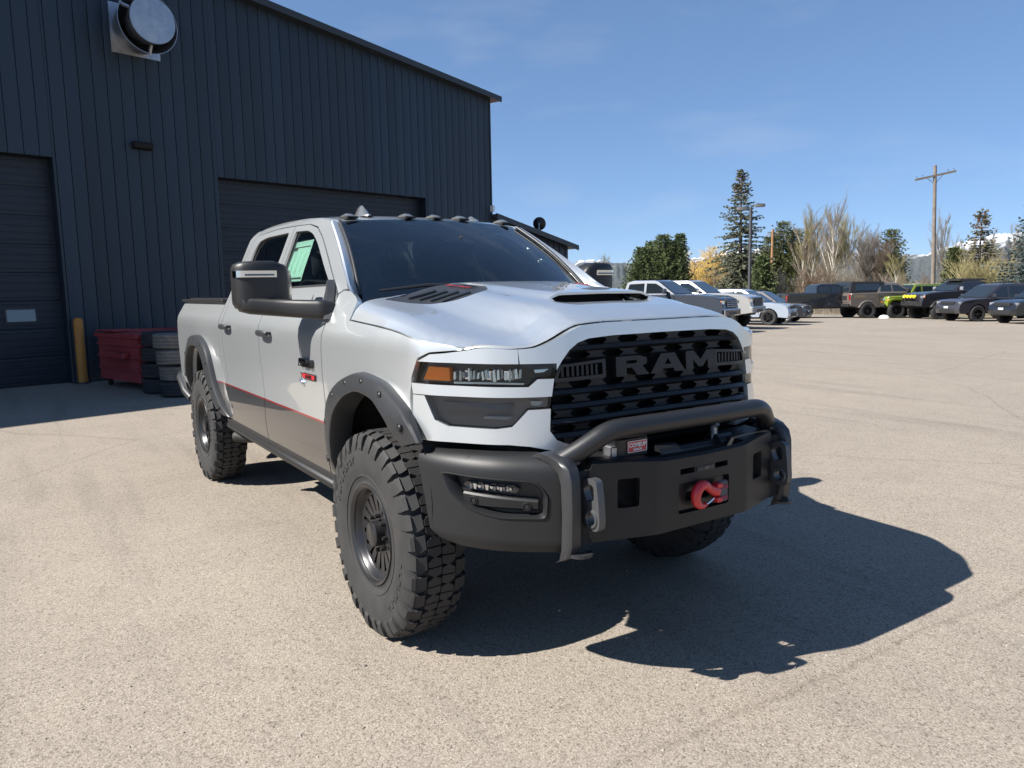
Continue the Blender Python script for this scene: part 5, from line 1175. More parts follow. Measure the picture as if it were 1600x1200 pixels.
# ================================================================== PARKED VEHICLES
M_cglass = mat('dark_car_glass', (.012, .017, .022), .04, 0, 0, 0, 1.0)
M_plastic = mat('black_plastic', (.02, .02, .021), .5)
M_alloy = mat('alloy_wheel', (.32, .33, .34), .3, .8)
M_headl = mat('headlamp', (.42, .45, .47), .12, .5, 1)
M_yellowl = mat('yellow_spot_lens', (.85, .60, .03), .15, 0, 1)
M_plate = mat('licence_plate', (.5, .5, .52), .5)
def carpaint(name, c, metal=.3, rough=.35): return mat(name, c, rough, metal, 1.0, .03)
KINDS = {
 'pickup': dict(xf=2.95, xr=-2.95, af=1.90, ar=-1.85, W=1.0, tr=.42, zb=.52,
    top=[(-2.95, 1.32), (-2.9, 1.39), (-1.12, 1.41), (.95, 1.42), (1.7, 1.40), (2.5, 1.33), (2.80, 1.24), (2.90, 1.10), (2.95, .80), (2.90, .58)], rear=[(-2.93, .62), (-2.95, .95)],
    gh=[(-1.12, 1.40), (-1.00, 1.88), (-.75, 1.95), (.15, 1.945), (.32, 1.90), (1.05, 1.40)], tumble=.50,
    win=[[(-.98, 1.46), (-.90, 1.82), (-.26, 1.845), (-.24, 1.45)], [(-.15, 1.45), (-.16, 1.845), (.22, 1.83), (.42, 1.72), (.86, 1.45)]], ws=[(1.02, 1.42), (.34, 1.885)], rw=[(-1.09, 1.48), (-1.02, 1.84)]),
 'suv': dict(xf=2.42, xr=-2.42, af=1.48, ar=-1.48, W=.96, tr=.38, zb=.40,
    top=[(-2.42, .95), (-2.36, 1.12), (.85, 1.10), (1.5, 1.09), (2.05, 1.02), (2.30, .92), (2.40, .75), (2.42, .50), (2.36, .36)], rear=[(-2.38, .42), (-2.42, .65)],
    gh=[(-2.34, 1.10), (-2.20, 1.50), (-2.05, 1.70), (-.6, 1.76), (.0, 1.74), (.22, 1.69), (1.12, 1.09)], tumble=.52,
    win=[[(-2.0, 1.16), (-1.85, 1.58), (-1.3, 1.63), (-1.28, 1.15)], [(-1.20, 1.15), (-1.20, 1.635), (-.28, 1.64), (-.24, 1.14)], [(-.15, 1.14), (-.18, 1.64), (.10, 1.62), (.86, 1.14)]], ws=[(1.08, 1.12), (.24, 1.67)], rw=[(-2.30, 1.16), (-2.08, 1.66)]),
 'jeep': dict(xf=1.95, xr=-2.25, af=1.42, ar=-1.55, W=.80, tr=.46, zb=.55,
    top=[(-2.25, 1.22), (-.95, 1.25), (.55, 1.26), (1.88, 1.20), (1.95, 1.12), (1.95, .70)], rear=[(-2.25, .60)],
    gh=[(-2.22, 1.24), (-2.12, 1.84), (-1.9, 1.90), (.0, 1.90), (.12, 1.87), (.52, 1.25)], tumble=.25,
    win=[[(-2.05, 1.32), (-2.0, 1.76), (-1.2, 1.79), (-1.2, 1.30)], [(-1.1, 1.30), (-1.1, 1.79), (-.32, 1.80), (-.32, 1.30)], [(-.22, 1.30), (-.22, 1.80), (.06, 1.78), (.36, 1.30)]], ws=[(.50, 1.29), (.14, 1.85)], rw=[(-2.20, 1.30), (-2.10, 1.80)]),
}
wheel_cache = {}
def far_wheel(tr, rim_m, key):
    tw = .13 if tr < .43 else .16
    mb = MB(); mb.lathe([(tr*.60, tw*.85), (tr*.70, tw), (tr*.90, tw), (tr, tw*.75), (tr, 0), (tr, -tw*.75), (tr*.9, -tw), (tr*.6, -tw*.8)], 1, 28)
    if tr >= .43:
        for k in range(18):
            a = 2*pi*k/18
            for y in (-.1, .1): mb.box((tr*cos(a), y, tr*sin(a)), (.018, .05, .045), Matrix.Rotation(-a, 3, 'Y'))
    return mb
def car(name, label, cat, kind, paint, loc, yaw, lift=0., tr=None, rim=None, flare=None, lamps=None, grille_m=None, bumper_m=None, group=None, bars=None, sc_=1.):
    K = KINDS[kind]; tr = tr or K['tr']; W_ = K['W']; xf, xr = K['xf'], K['xr']
    t = thing(name, label, cat, loc, radians(yaw), group); t.scale = (sc_,)*3
    zl_ = lift; rim = rim or M_alloy; bm = bumper_m or paint
    def warp(p):
        x, y, z = p; k = 1.
        if x > xf-.75: k -= .16*((x-xf+.75)/.75)**2.2
        if x < xr+.45: k -= .05*((xr+.45-x)/.45)**2
        return (x, y*k, z+zl_)
    ra = tr+.07
    def arch(ax): return [(ax+ra*cos(a), max(K['zb'], tr-lift+.02+ra*sin(a)-.0)) for a in [pi*k/10 for k in range(11)]]
    zc = tr-lift
    def arch(ax): return [(ax+ra*cos(pi*k/10), max(K['zb'], zc+ra*sin(pi*k/10))) for k in range(11)]
    out = K['rear']+K['top']+[(K['af']+ra+.02, K['zb'])]+arch(K['af'])+[(K['ar']+ra+.02, K['zb'])]+arch(K['ar'])
    cx = sum(p[0] for p in out)/len(out); czz = .85
    def inset(P, d):
        n = len(P); R = []
        for i in range(n):
            a, b = Vector(P[i-1]), Vector(P[(i+1) % n]); tt = (b-a).normalized() if (b-a).length > 1e-6 else Vector((1, 0)); R.append((P[i][0]-tt.y*-d*-1*0+tt.y*d*0+(-tt.y)*d*-1*-1*0+P[i][0]*0, P[i][1]))
        return R
    def shr(P, d): # pull the top edge down and ends in
        return [(x-(d*.7 if x > xf-.25 else 0)+(d*.7 if x < xr+.1 else 0), z-(d if z > 1.0 else 0)) for x, z in P]
    rs = []
    for (y, d, k) in ((-W_+.0, .10, 1), (-W_-.0, .05, 0), (-W_+.06, .012, 0), (-W_*.6, 0, 0), (W_*.6, 0, 0), (W_-.06, .012, 0), (W_, .05, 0), (W_, .10, 1)):
        if k: continue
        rs.append([warp((x, y, z)) for x, z in shr(out, d)])
    mb = MB(); mb.rings(rs, True, True, True); mb.build('body', paint, t, 32, True)
    mb = MB(); mb.box((0, 0, K['zb']+zl_+.08), ((xf-xr)/2-.35, W_*.82, .14)); mb.build('underbody', M_dark, t, None)
    # greenhouse
    G = K['gh']; z0 = G[0][1]
    def gy(z): return W_-.07-(z-z0)*K['tumble']*.62
    rs = []
    for sgn, ins in ((-1, .0), (-1, .10), (1, .10), (1, .0)):
        rs.append([(x, sgn*(gy(z)-ins), z+zl_+(.018 if ins and z > z0+.2 else 0)) for x, z in G])
    mb = MB(); mb.rings(rs, True, True, True); mb.build('cabin', paint, t, 30, True)
    for sgn in (-1, 1):
        for P in K['win']:
            mb = MB(); mb.prism(P, lambda x, z: (x, sgn*(gy(z)+.006), z+zl_), lambda x, z: (x, sgn*(gy(z)-.02), z+zl_)); mb.build('window', M_cglass, t, None, True)
    for nm, (a, b), s in (('windscreen', K['ws'], 1), ('rear_window', K['rw'], -1)):
        mb = MB(); off = Vector((.022*s, 0, .015 if s > 0 else 0))
        q = [Vector((a[0], -gy(a[1])+.07, a[1]+zl_)), Vector((a[0], gy(a[1])-.07, a[1]+zl_)), Vector((b[0], gy(b[1])-.07, b[1]+zl_)), Vector((b[0], -gy(b[1])+.07, b[1]+zl_))]
        mb.v = [tuple(p+off) for p in q]+[tuple(p-off) for p in q]; mb.f = [(0, 1, 2, 3), (7, 6, 5, 4), (0, 4, 5, 1), (1, 5, 6, 2), (2, 6, 7, 3), (3, 7, 4, 0)]; mb.build(nm, M_cglass, t, None, True)
    # wheels
    w0 = None
    for ax in (K['af'], K['ar']):
        for sgn in (-1, 1):
            if w0 is None:
                r = MB(); r.lathe([(0, .10), (tr*.12, .105), (tr*.16, .085), (tr*.2, .07)], 1, 16); r.lathe([(tr*.54, .07), (tr*.58, .115), (tr*.62, .12), (tr*.63, .1)], 1, 28)
                for k in range(6):
                    a = 2*pi*k/6; f = lambda h: (lambda q, w: (q*cos(a)-w*sin(a), h, q*sin(a)+w*cos(a))); r.prism([(tr*.12, -.03), (tr*.12, .03), (tr*.56, .045), (tr*.56, -.045)], f(.095), f(.05))
                w0 = w = r.build('wheel', rim, t, 40, True); far_wheel(tr, rim, 0).build('tyre', M_rubber, w, 35, True)
                bk = MB(); bk.lathe([(0, .03), (tr*.6, .03)], 1, 20); bk.build('brake_disc', M_dark, w, None)
            else: w = dup(w0, t)
            w.location = (ax, sgn*(W_-.10+(.06 if tr > .45 else 0)), tr/1.0); w.rotation_euler = (0, 0, pi if sgn < 0 else 0)
            ff = flare or None
            if ff:
                mb = MB(); rs = []
                for k in range(13):
                    a = pi*k/12-.08+(.16*k/12); rs.append([(ax+(ra+dr)*cos(a), sgn*(W_+dy), max(K['zb']+lift, tr+(ra+dr)*sin(a))) for dr, dy in ((.09, -.05), (.08, .02), (.03, .06), (-.01, .05), (-.01, -.05))])
                mb.rings(rs, False); mb.build('wheel_arch_flare', ff, t, 40, True)
    # front end
    zf = K['top'][-4][1] if kind != 'jeep' else 1.10
    def wb(x, y, z, hx, hy, hz_, nm, m, bev=.01, parent=None):
        mb = MB(); mb.box((0, 0, 0), (hx, hy, hz_), None, bev); c = Vector(warp((x, y, z)))
        sl = -.34*(1 if y > 0 else -1) if abs(y) > .5 and x > xf-.4 else 0
        R = Matrix.Rotation(sl, 3, 'Z'); mb.v = [tuple(c+R @ Vector(v)) for v in mb.v]; return mb.build(nm, m, parent or t, None)
    gm = grille_m or M_plastic
    if kind == 'pickup':
        g_ = wb(2.90, 0, 1.03, .06, .56, .17, 'grille', M_plastic, .02)
        for k in range(4): wb(2.957, 0, .92+.075*k, .012, .54, .016, 'grille_bar', gm, .004, g_)
        for s in (-1, 1):
            wb(2.845, s*.78, 1.08, .07, .17, .065, 'headlight', M_headl); wb(2.80, s*.93, 1.09, .05, .05, .05, 'turn_signal', M_amber); wb(2.93, s*.70, .72, .03, .12, .05, 'fog_light', M_plastic)
        wb(2.94, 0, .70, .07, .90, .13, 'front_bumper', bm, .03); wb(3.01, 0, .66, .02, .35, .05, 'bumper_intake', M_plastic)
        tg = wb(-2.955, 0, 1.10, .015, .80, .25, 'tailgate', paint, .01)
        for s in (-1, 1): wb(-2.93, s*.93, 1.14, .045, .05, .17, 'tail_light', M_redlens)
        wb(-3.0, 0, .66, .07, .92, .10, 'rear_bumper', bumper_m or M_chrome, .03); wb(-3.075, 0, .68, .006, .16, .05, 'licence_plate', M_plate, .002)
        mb = MB(); mb.box((-2.03, 0, 1.405+zl_), (.86, .84, .016)); mb.build('bed_cover', M_plastic, t, None)
        for s in (-1, 1):
            for hx in (.15, -.95): wb(hx, s*1.0, 1.18, .10, .015, .022, 'door_handle', M_plastic, .005)
    elif kind == 'suv':
        g_ = wb(2.38, 0, .86, .04, .46, .085, 'grille', M_plastic, .02); wb(2.42, 0, .86, .012, .44, .012, 'grille_bar', gm, .004, g_)
        for s in (-1, 1):
            wb(2.24, s*.68, .88, .06, .20, .055, 'headlight', M_headl); wb(2.30, s*.66, .55, .05, .14, .07, 'side_intake', M_plastic, .03); wb(-2.38, s*.78, .98, .05, .14, .07, 'tail_light', M_redlens)
            for hx in (.10, -.95): wb(hx, s*.965, .98, .09, .012, .018, 'door_handle', paint, .005)
        wb(2.40, 0, .50, .04, .50, .09, 'lower_intake', M_plastic, .02); wb(2.45, 0, .66, .008, .15, .05, 'licence_plate', M_plate, .002)
        for s in (-1, 1):
            mb = MB(); mb.tube([(-1.8, s*.62, 1.74+zl_), (-1.7, s*.62, 1.80+zl_), (-.2, s*.62, 1.81+zl_), (-.05, s*.62, 1.76+zl_)], .016, 6); mb.build('roof_rail', M_plastic, t, 50)
    else:
        g_ = wb(1.94, 0, .98, .03, .46, .20, 'grille', paint, .02)
        for k in range(7): wb(1.973, -.27+.09*k, 1.0, .008, .026, .13, 'grille_slot', M_dark, .003, g_)
        for s in (-1, 1):
            mb = MB(); mb.lathe([(0, .05), (.075, .045), (.09, .02), (.095, -.02)], 0, 20, (1.96, s*.40, 1.03+zl_)); mb.build('headlight', M_headl, t, 40, True)
            # flat clamshell wings over the wheels
            for ax, wl_ in ((K['af'], .62), (K['ar'], .60)):
                mb = MB(); pts = [(ax+wl_, .98), (ax+wl_*.80, 1.06), (ax+.25, 1.10), (ax-.3, 1.09), (ax-wl_, .80)]
                mb.rings([[(x, s*.76, z+zl_+dz) for x, z in pts] for dz in (0,)]+[[(x, s*1.0, z+zl_-.01) for x, z in pts], [(x, s*1.01, z+zl_-.06) for x, z in pts], [(x, s*.76, z+zl_-.05) for x, z in pts]], False); mb.build('fender', paint if ax > 0 else M_plastic, t, 40, True)
            mb = MB(); mb.lathe([(0, .03), (.04, .028), (.048, 0)], 0, 14, (2.02, s*.86, .98+zl_)); mb.build('turn_signal', M_amber, t, 40, True)
        wb(2.12, 0, .66, .10, .72, .085, 'front_bumper', M_plastic, .03); wb(2.2, -.2, .78, .05, .2, .05, 'winch', M_plastic, .02)
        mb = MB(); mb.lathe([(0, -.14), (.30, -.14), (.38, -.10), (.38, .10), (.3, .13), (0, .13)], 0, 24, (-2.42, .05, 1.1+zl_)); mb.build('spare_wheel', M_rubber, t, 40, True)
    for s in (-1, 1):   # mirrors
        mx = {'pickup': .70, 'suv': .72, 'jeep': .30}[kind]; mz = {'pickup': 1.53, 'suv': 1.20, 'jeep': 1.38}[kind]
        wb(mx, s*(W_+.10), mz, .06, .11, .10 if kind == 'pickup' else .08, 'side_mirror', bars or M_plastic, .03); mb = MB(); mb.tube([(mx, s*(W_-.12), mz+zl_-.06), (mx, s*(W_+.06), mz+zl_-.04)], .025, 6); mb.build('mirror_arm', M_plastic, t, 50)
    # shut lines
    for s in (-1, 1):
        for dx in {'pickup': (1.02, -.20, -1.12), 'suv': (1.0, -.2, -1.25), 'jeep': (.56, -.27, -1.14)}[kind]:
            mb = MB(); mb.box((dx, s*(W_+.0005), (K['zb']+z0)/2+zl_+.02), (.006, .004, (z0-K['zb'])/2-.06)); mb.build('door_gap', M_dark, t, None)
    return t, warp, wb
def gl(x, y): return (x, y, gz(y))
LEFTG = 'pickups and cars parked nose out beyond the bonnet'
C_wsil = carpaint('warm_silver_paint', (.42, .42, .41)); C_graph = carpaint('graphite_paint', (.055, .065, .085)); C_pale = carpaint('pale_silver_blue_paint', (.40, .45, .52))
C_blk = carpaint('black_paint', (.012, .013, .016)); C_tan = carpaint('bronze_beige_paint', (.17, .145, .125)); C_green = carpaint('lime_green_paint', (.19, .24, .02), .1); C_dgrey = carpaint('dark_grey_paint', (.030, .030, .036)); C_char = carpaint('charcoal_paint', (.045, .042, .05)); C_wht = carpaint('white_paint', (.55, .55, .54), 0)
h_ = Vector((cos(radians(21.6)), sin(radians(21.6)), 0))
def nose_at(x, y, L): p = Vector((x, y, 0))-h_*L; return gl(p.x, p.y)
car('parked_pickup', 'dark graphite pickup with chrome grille nearest behind the bonnet', 'pickup truck', 'pickup', C_graph, nose_at(-15.9, 20.3, 2.95), 21.6, .06, grille_m=M_chrome, bumper_m=M_chrome, group=LEFTG, bars=C_graph)
car('parked_pickup', 'silver white heavy pickup between the graphite pickup and the small silver SUV', 'pickup truck', 'pickup', C_wsil, nose_at(-17.3, 23.6, 2.95), 21.6, .10, tr=.43, group=LEFTG, bars=M_chrome, bumper_m=C_wsil)
car('parked_suv', 'small pale silver SUV with black wheels parked past the silver pickup', 'SUV', 'suv', C_pale, nose_at(-18.9, 28.3, 2.42), 21.6, 0, rim=M_gloss, group=LEFTG, sc_=.97)
car('parked_suv', 'dark grey car showing only its nose past the small silver SUV', 'car', 'suv', C_dgrey, nose_at(-20.4, 31.6, 2.42), 21.6, -.05, group=LEFTG, sc_=.95)
RIGHTG = 'vehicles parked along the far edge of the lot'
def axle_at(px, py, yaw, ax, sgn, K): # centre from a known wheel contact on the visible side
    h2 = Vector((cos(radians(yaw)), sin(radians(yaw)), 0)); l2 = Vector((-h2.y, h2.x, 0)); p = Vector((px, py, 0))-h2*ax-l2*sgn*K; return gl(p.x, p.y)
Y1 = 64.6; Y2 = 244.6
car('parked_suv', 'white hatchback seen from behind left of the black pickup bed', 'car', 'suv', C_wht, gl(-26.6, 36.2), 66, -.10, group=RIGHTG, sc_=.86)
car('parked_pickup', 'black crew cab pickup facing away with red tail light showing', 'pickup truck', 'pickup', C_blk, axle_at(-25.28, 37.95, Y1-6, -1.85, -1, .9), Y1-6, .12, tr=.47, rim=M_gloss, flare=C_blk, bumper_m=M_plastic, group=RIGHTG)
tp, wpz, wbz = car('parked_pickup', 'bronze pickup facing away with a tall black canopy on its bed', 'pickup truck', 'pickup', C_tan, axle_at(-22.86, 40.58, Y1, -1.85, -1, .9), Y1, .16, tr=.48, rim=M_gloss, flare=C_tan, bumper_m=M_plastic, group=RIGHTG)
mb = MB(); mb.rings([[(-2.92, y*.86, 1.57), (-2.80, y*.80, 2.18), (-2.7, y*.79, 2.24), (-.7, y*.79, 2.20), (-.72, y*.84, 1.57)] for y in (-1, 1)], True, True, True); cn = mb.build('canopy', M_plastic, tp, 30, True)
mb = MB(); mb.prism([(-.66, 1.66), (.66, 1.66), (.62, 2.12), (-.62, 2.12)], lambda y, z: (-2.93+.19*(z-1.57), y, z), lambda y, z: (-2.90+.19*(z-1.57), y, z)); mb.build('canopy_window', M_cglass, cn, None, True)
mb = MB(); mb.prism([(-2.55, 1.70), (-1.0, 1.70), (-1.0, 2.08), (-2.5, 2.08)], lambda x, z: (x, -.866+.09*(z-1.57), z), lambda x, z: (x, -.80, z)); mb.build('canopy_window', M_cglass, cn, None, True)
mb = MB(); mb.box((-2.99, 0, 1.26), (.008, .62, .13), None, .004); mb.build('tailgate_panel', M_plastic, tp, None)
jp, wpj, wbj = car('parked_jeep', 'lime green open country jeep with amber lamps facing the lot', 'jeep', 'jeep', C_green, axle_at(-21.71, 41.83, Y2, 1.42, 1, .8), Y2, .12, tr=.50, rim=M_gloss, group=RIGHTG)
for y in (-.34, -.16, .16, .34):
    mb = MB(); mb.lathe([(0, .03), (.06, .028), (.07, 0), (.07, -.05)], 0, 16, (2.14, y, .98)); mb.build('amber_spotlight', M_amber, jp, 40, True)
bt, wpb, wbb = car('parked_pickup', 'lifted dark grey truck with a row of yellow spotlights and roof rack', 'truck', 'pickup', C_dgrey, axle_at(-18.88, 41.24, Y2, 1.90, 1, .95), Y2, .22, tr=.50, rim=M_gloss, flare=M_plastic, bumper_m=M_plastic, group=RIGHTG, bars=M_headl)
mb = MB(); mb.box((-.35, 0, 2.22), (.85, .66, .03)); rk_ = mb.build('roof_rack', M_plastic, bt, None)
for x in (-1.0, -.55, -.1, .35):
    mb = MB(); mb.box((x, 0, 2.27), (.03, .66, .04)); mb.build('rack_slat', M_plastic, rk_, None)
mb = MB(); mb.tube([(3.02, -.62, 1.0), (3.08, -.55, 1.24), (3.08, .55, 1.24), (3.02, .62, 1.0)], .035, 8); br_ = mb.build('bull_bar', M_plastic, bt, 50)
for k in range(4):
    mb = MB(); mb.lathe([(0, .04), (.08, .035), (.10, .01), (.10, -.06)], 0, 18, (3.12, -.42+.28*k, 1.33)); sp_ = mb.build('yellow_spotlight', M_yellowl, bt, 40, True)
car('parked_suv', 'plain dark grey SUV in front of the lifted truck', 'SUV', 'suv', C_char, axle_at(-15.9, 39.2, Y2, 1.48, 1, .88), Y2, .06, tr=.40, rim=M_gloss, group=RIGHTG, sc_=1.07, bars=C_char)
car('parked_suv', 'dark car with bright headlamp at the right edge of the picture', 'car', 'suv', C_blk, axle_at(-12.6, 37.6, Y2, 1.48, 1, .88), Y2, .05, rim=M_alloy, group=RIGHTG, sc_=1.05)
bx_, wpx, wbx = car('parked_pickup', 'black van roofed truck with pale roof strip behind the plain grey SUV', 'truck', 'pickup', C_blk, axle_at(-15.3, 46.2, Y2, 1.90, 1, .95), Y2, .25, tr=.47, rim=M_gloss, group=RIGHTG)
mb = MB(); mb.box((-1.4, 0, 1.95), (1.5, .86, .28), None, .04); bxx = mb.build('camper_shell', M_plastic, bx_, 30)
mb = MB(); mb.box((-.6, 0, 2.255), (.9, .5, .02)); mb.build('roof_hatch', M_white, bxx, None)
# red thing glimpsed behind the far mirror
car('parked_pickup', 'bright red pickup roof glimpsed between windscreen pillar and far door mirror', 'pickup truck', 'pickup', carpaint('bright_red_paint', (.55, .02, .025), 0), gl(-30.6, 16.0), 21.6, .24)
M_snow = vary(mat('old_snow', (.75, .75, .76), .7), 6, (.62, .61, .60), (.82, .82, .83), 5)
mb = MB(); rs = []
for k in range(7):
    a = pi/2*k/6; rs.append([(.42*cos(a)*(1+.2*sin(3*q*2*pi/14)), .30*cos(a)*(1+.2*cos(2*q*2*pi/14)), .26*sin(a)) if False else (.30*cos(a)*(1+.18*sin(6*pi*q/14+1))*cos(2*pi*q/14), .24*cos(a)*(1+.15*cos(4*pi*q/14))*sin(2*pi*q/14), .20*sin(a)) for q in range(14)])
mb.rings(rs, True); ob = mb.build('snow_lump', M_snow, None, 60, True); ob.location = gl(-22.0, 41.0); tag(ob, 'small white lump of old snow by the wheel of the green jeep', 'snow')
# ================================================================== TREES, POLES, HILLS
def treemat(name, lo, hi, sc_=1.2, rough=.85):
    m = vary(mat(name, lo, rough, spec=.2), sc_, lo, hi, 4); return m
M_bark = treemat('grey_brown_bark', (.10, .08, .065), (.17, .14, .115)); M_pale = treemat('pale_aspen_bark', (.44, .41, .35), (.62, .58, .50), 3)
M_twig = treemat('bare_tan_twigs', (.30, .25, .19), (.46, .39, .30)); M_twigg = treemat('bare_grey_twigs', (.27, .245, .21), (.40, .36, .31)); M_twigr = treemat('bare_russet_twigs', (.19, .13, .09), (.28, .20, .14))
M_gold = treemat('golden_willow_twigs', (.42, .27, .06), (.58, .40, .12)); M_yelg = treemat('yellow_green_buds', (.32, .28, .13), (.46, .40, .22))
M_spruce = treemat('blue_green_spruce_needles', (.075, .088, .058), (.16, .165, .105), 1.5); M_sprbr = treemat('spruce_needles_olive', (.10, .095, .05), (.19, .165, .09), 1.5); M_cone = treemat('rust_brown_cones', (.17, .07, .035), (.26, .12, .06))
M_pine = treemat('deep_green_pine_needles', (.07, .095, .04), (.16, .20, .085), 1.0); M_pine2 = treemat('olive_pine_needles', (.075, .09, .035), (.15, .165, .07), 1.)
M_bsp = treemat('silvery_blue_spruce_needles', (.06, .085, .08), (.12, .15, .14), 1.5)
M_polew = treemat('weathered_pole_wood', (.15, .125, .105), (.23, .20, .17), 2); M_poleo = treemat('orange_brown_pole_wood', (.27, .15, .075), (.36, .21, .11), 2)
def at(px, dist, dz=0.):   # a spot on the ground in the direction of a picture column
    d = Vector(R_)*((px-800)/1174.8)+Vector(F_)+Vector(U_)*((600-440)/1174.8); d.z = 0; d.normalize(); p = Vector(CAM_POS)+d*dist; return Vector((p.x, p.y, gz(p.y)+dz))
def spike(mb, a, b, w, n=3):
    """thin tapering twig: a three sided needle"""
    a, b = Vector(a), Vector(b); t = (b-a); 
    if t.length < 1e-5: return
    t.normalize(); u = t.orthogonal().normalized()*w; v = t.cross(u).normalized()*w
    o = len(mb.v); mb.v += [tuple(a+u), tuple(a-u*.5+v*.87), tuple(a-u*.5-v*.87), tuple(b)]
    mb.f += [(o, o+1, o+3), (o+1, o+2, o+3), (o+2, o, o+3)]
def leafq(mb, c, d, L, w, r):
    """flat needle spray: a narrow diamond"""
    d = Vector(d).normalized(); s = d.orthogonal(); s.rotate(Matrix.Rotation(r.random()*6.28, 3, d)); s = s.normalized()*w; c = Vector(c)
    o = len(mb.v); mb.v += [tuple(c), tuple(c+d*L*.5+s), tuple(c+d*L), tuple(c+d*L*.5-s)]; mb.f.append((o, o+1, o+2, o+3))
def conifer(name, label, px, dist, h, r0, seed, m, cones=None, droop=.25, dense=1., skirt=.05, lop=0., group=None, sharp=1.0, gaps=.0):
    r = random.Random(seed); t = thing(name, label, 'tree', at(px, dist), r.random()*6, group)
    mb = MB(); mb.tube([(0, 0, -.2), (.02*h*.3, 0, h*.5), (0, .01, h)], [.018*h+.04, .012*h, .008], 8); mb.build('trunk', M_bark, t, 60)
    mb = MB(); mc = MB(); wz = h*skirt; mt = MB()
    while wz < h*.985:
        f = (wz-h*skirt)/(h*(1-skirt)); rad = r0*(1-f)**sharp*(.82+.36*r.random())+.12; nb = max(4, int((7-3*f)*dense)); a0 = r.random()*6.28
        for k in range(nb):
            if r.random() < gaps: continue
            a = a0+2*pi*k/nb+r.uniform(-.35, .35); L = rad*r.uniform(.68, 1.14)*(1+lop*cos(a)); dr = droop*(1-f*.9)
            pts = []; n = max(3, int(L/.28))
            for q in range(n+1):
                s_ = q/n; pts.append(Vector((L*s_*cos(a), L*s_*sin(a), wz+.10*L*s_-dr*L*s_*s_*1.6+.16*L*max(0, s_-.6)*(2.2 if f < .6 else 3.2))))
            spike(mt, pts[0], pts[-1], .02+.012*L)
            for q in range(1, n+1):
                s_ = q/n; p = pts[q]; dd = (pts[q]-pts[q-1]).normalized(); wid = (.20+.30*L*.35*(1-s_)) 
                for e in range(int(5*dense)+2):
                    side_ = Vector((-sin(a), cos(a), 0))*r.choice((-1, 1)); d2 = dd*r.uniform(.5, 1.)+side_*r.uniform(.15, 1.0)+Vector((0, 0, r.uniform(-.50, .22)))
                    leafq(mb, p+Vector((r.uniform(-.06, .06), r.uniform(-.06, .06), r.uniform(-.05, .05))), d2, wid*r.uniform(.7, 1.5), .035+.02*r.random(), r)
            if cones and f > .80 and r.random() < .75:
                for e in range(3):
                    c = pts[-1]*r.uniform(.35, .9)+pts[0]*.1; c = Vector((c.x, c.y, wz+r.uniform(-.12, .04))); leafq(mc, c, (r.uniform(-.3, .3), r.uniform(-.3, .3), -1), .20, .05, r); leafq(mc, c, (r.uniform(-.3, .3), r.uniform(-.3, .3), -1), .20, .05, r)
        wz += h*.026*r.uniform(.5, 1.5)/max(.8, dense)**.5
    for e in range(10): leafq(mb, (0, 0, h*.965), (r.uniform(-.5, .5), r.uniform(-.5, .5), 1), .3+.2*r.random(), .03, r)
    cr_ = mb.build('crown', m, t, None); mt.build('limbs', M_bark, t, None)
    if cones: mc.build('cones', M_cone, cr_, None)['kind'] = 'stuff'
    return t
def bare(name, label, px, dist, h, spread, seed, bark, twig, stems=1, upright=.8, levels=3, start=.25, tw=1., group=None, weep=0., cat='tree', lean=0.):
    r = random.Random(seed); t = thing(name, label, cat, at(px, dist), 0, group); mb = MB(); mw = MB()
    def grow(p, d, L, w, lv):
        n = 4; pts = [p]; q = p.copy(); dd = d.copy()
        for i in range(n):
            dd = (dd+Vector((r.uniform(-.12, .12), r.uniform(-.12, .12), .05*upright-weep*.16*(3-lv if lv < 2 else 0)))).normalized(); q = q+dd*L/n; pts.append(q.copy())
        if lv >= 2: mb.tube(pts, [max(.010, w*(1-.75*i/n)) for i in range(n+1)], 5, False)
        else:
            for i in range(n): spike(mw, pts[i], pts[min(n, i+2)], max(.007, w*(1-.2*i)))
        if lv == 0: return
        kids = int((6 if lv == levels else 5)*tw*(1.3 if lv == 1 else 1))+1
        for k in range(kids):
            f = start+(1-start)*(k+r.random())/kids if lv == levels else r.uniform(.2, 1.); j = min(n-1, int(f*n)); b = pts[j]+(pts[j+1]-pts[j])*(f*n-j)
            ax = Vector((r.uniform(-1, 1), r.uniform(-1, 1), 0)); ax = ax.normalized() if ax.length > .01 else Vector((1, 0, 0))
            nd = (dd*upright+ax*spread*r.uniform(.5, 1.1)+Vector((0, 0, .25*upright-weep*.4*(levels-lv)))).normalized()
            grow(b, nd, L*r.uniform(.36, .58)*(1.15-.45*f if lv == levels else 1), max(.009, w*.45), lv-1)
    for s in range(stems):
        o = Vector((r.uniform(-.5, .5), r.uniform(-.5, .5), -.1))*(0 if stems == 1 else 1.+.12*stems); grow(o+Vector((0, 0, -.1)), Vector((r.uniform(-.1, .1)*(stems > 1)*1.3+lean, r.uniform(-.1, .1)*(stems > 1)*1.3, 1)).normalized(), h*r.uniform(.72, 1.)*.80, .010*h+.02, levels)
    mb.build('trunk', bark, t, 60); mw.build('crown', twig, t, None); return t
G1, G2, G3, G4 = 'conifers behind the parking lot', 'bare aspens behind the parked trucks', 'low bare bushes behind the parked vehicles', 'bare broadleaf trees behind the lot'
conifer('spruce_tree', 'tall ragged spruce with rusty cones at its top behind the lamp post', 1155, 70, 12.3, 3.3, 3, M_spruce, True, .36, 1.5, .05, .12, G1, .85, .22)
conifer('spruce_tree', 'half bare olive spruce with rusty cones right of the utility pole', 1529, 80, 9.0, 3.2, 5, M_sprbr, True, .28, 1.2, .05, 0, G1, .9, .2)
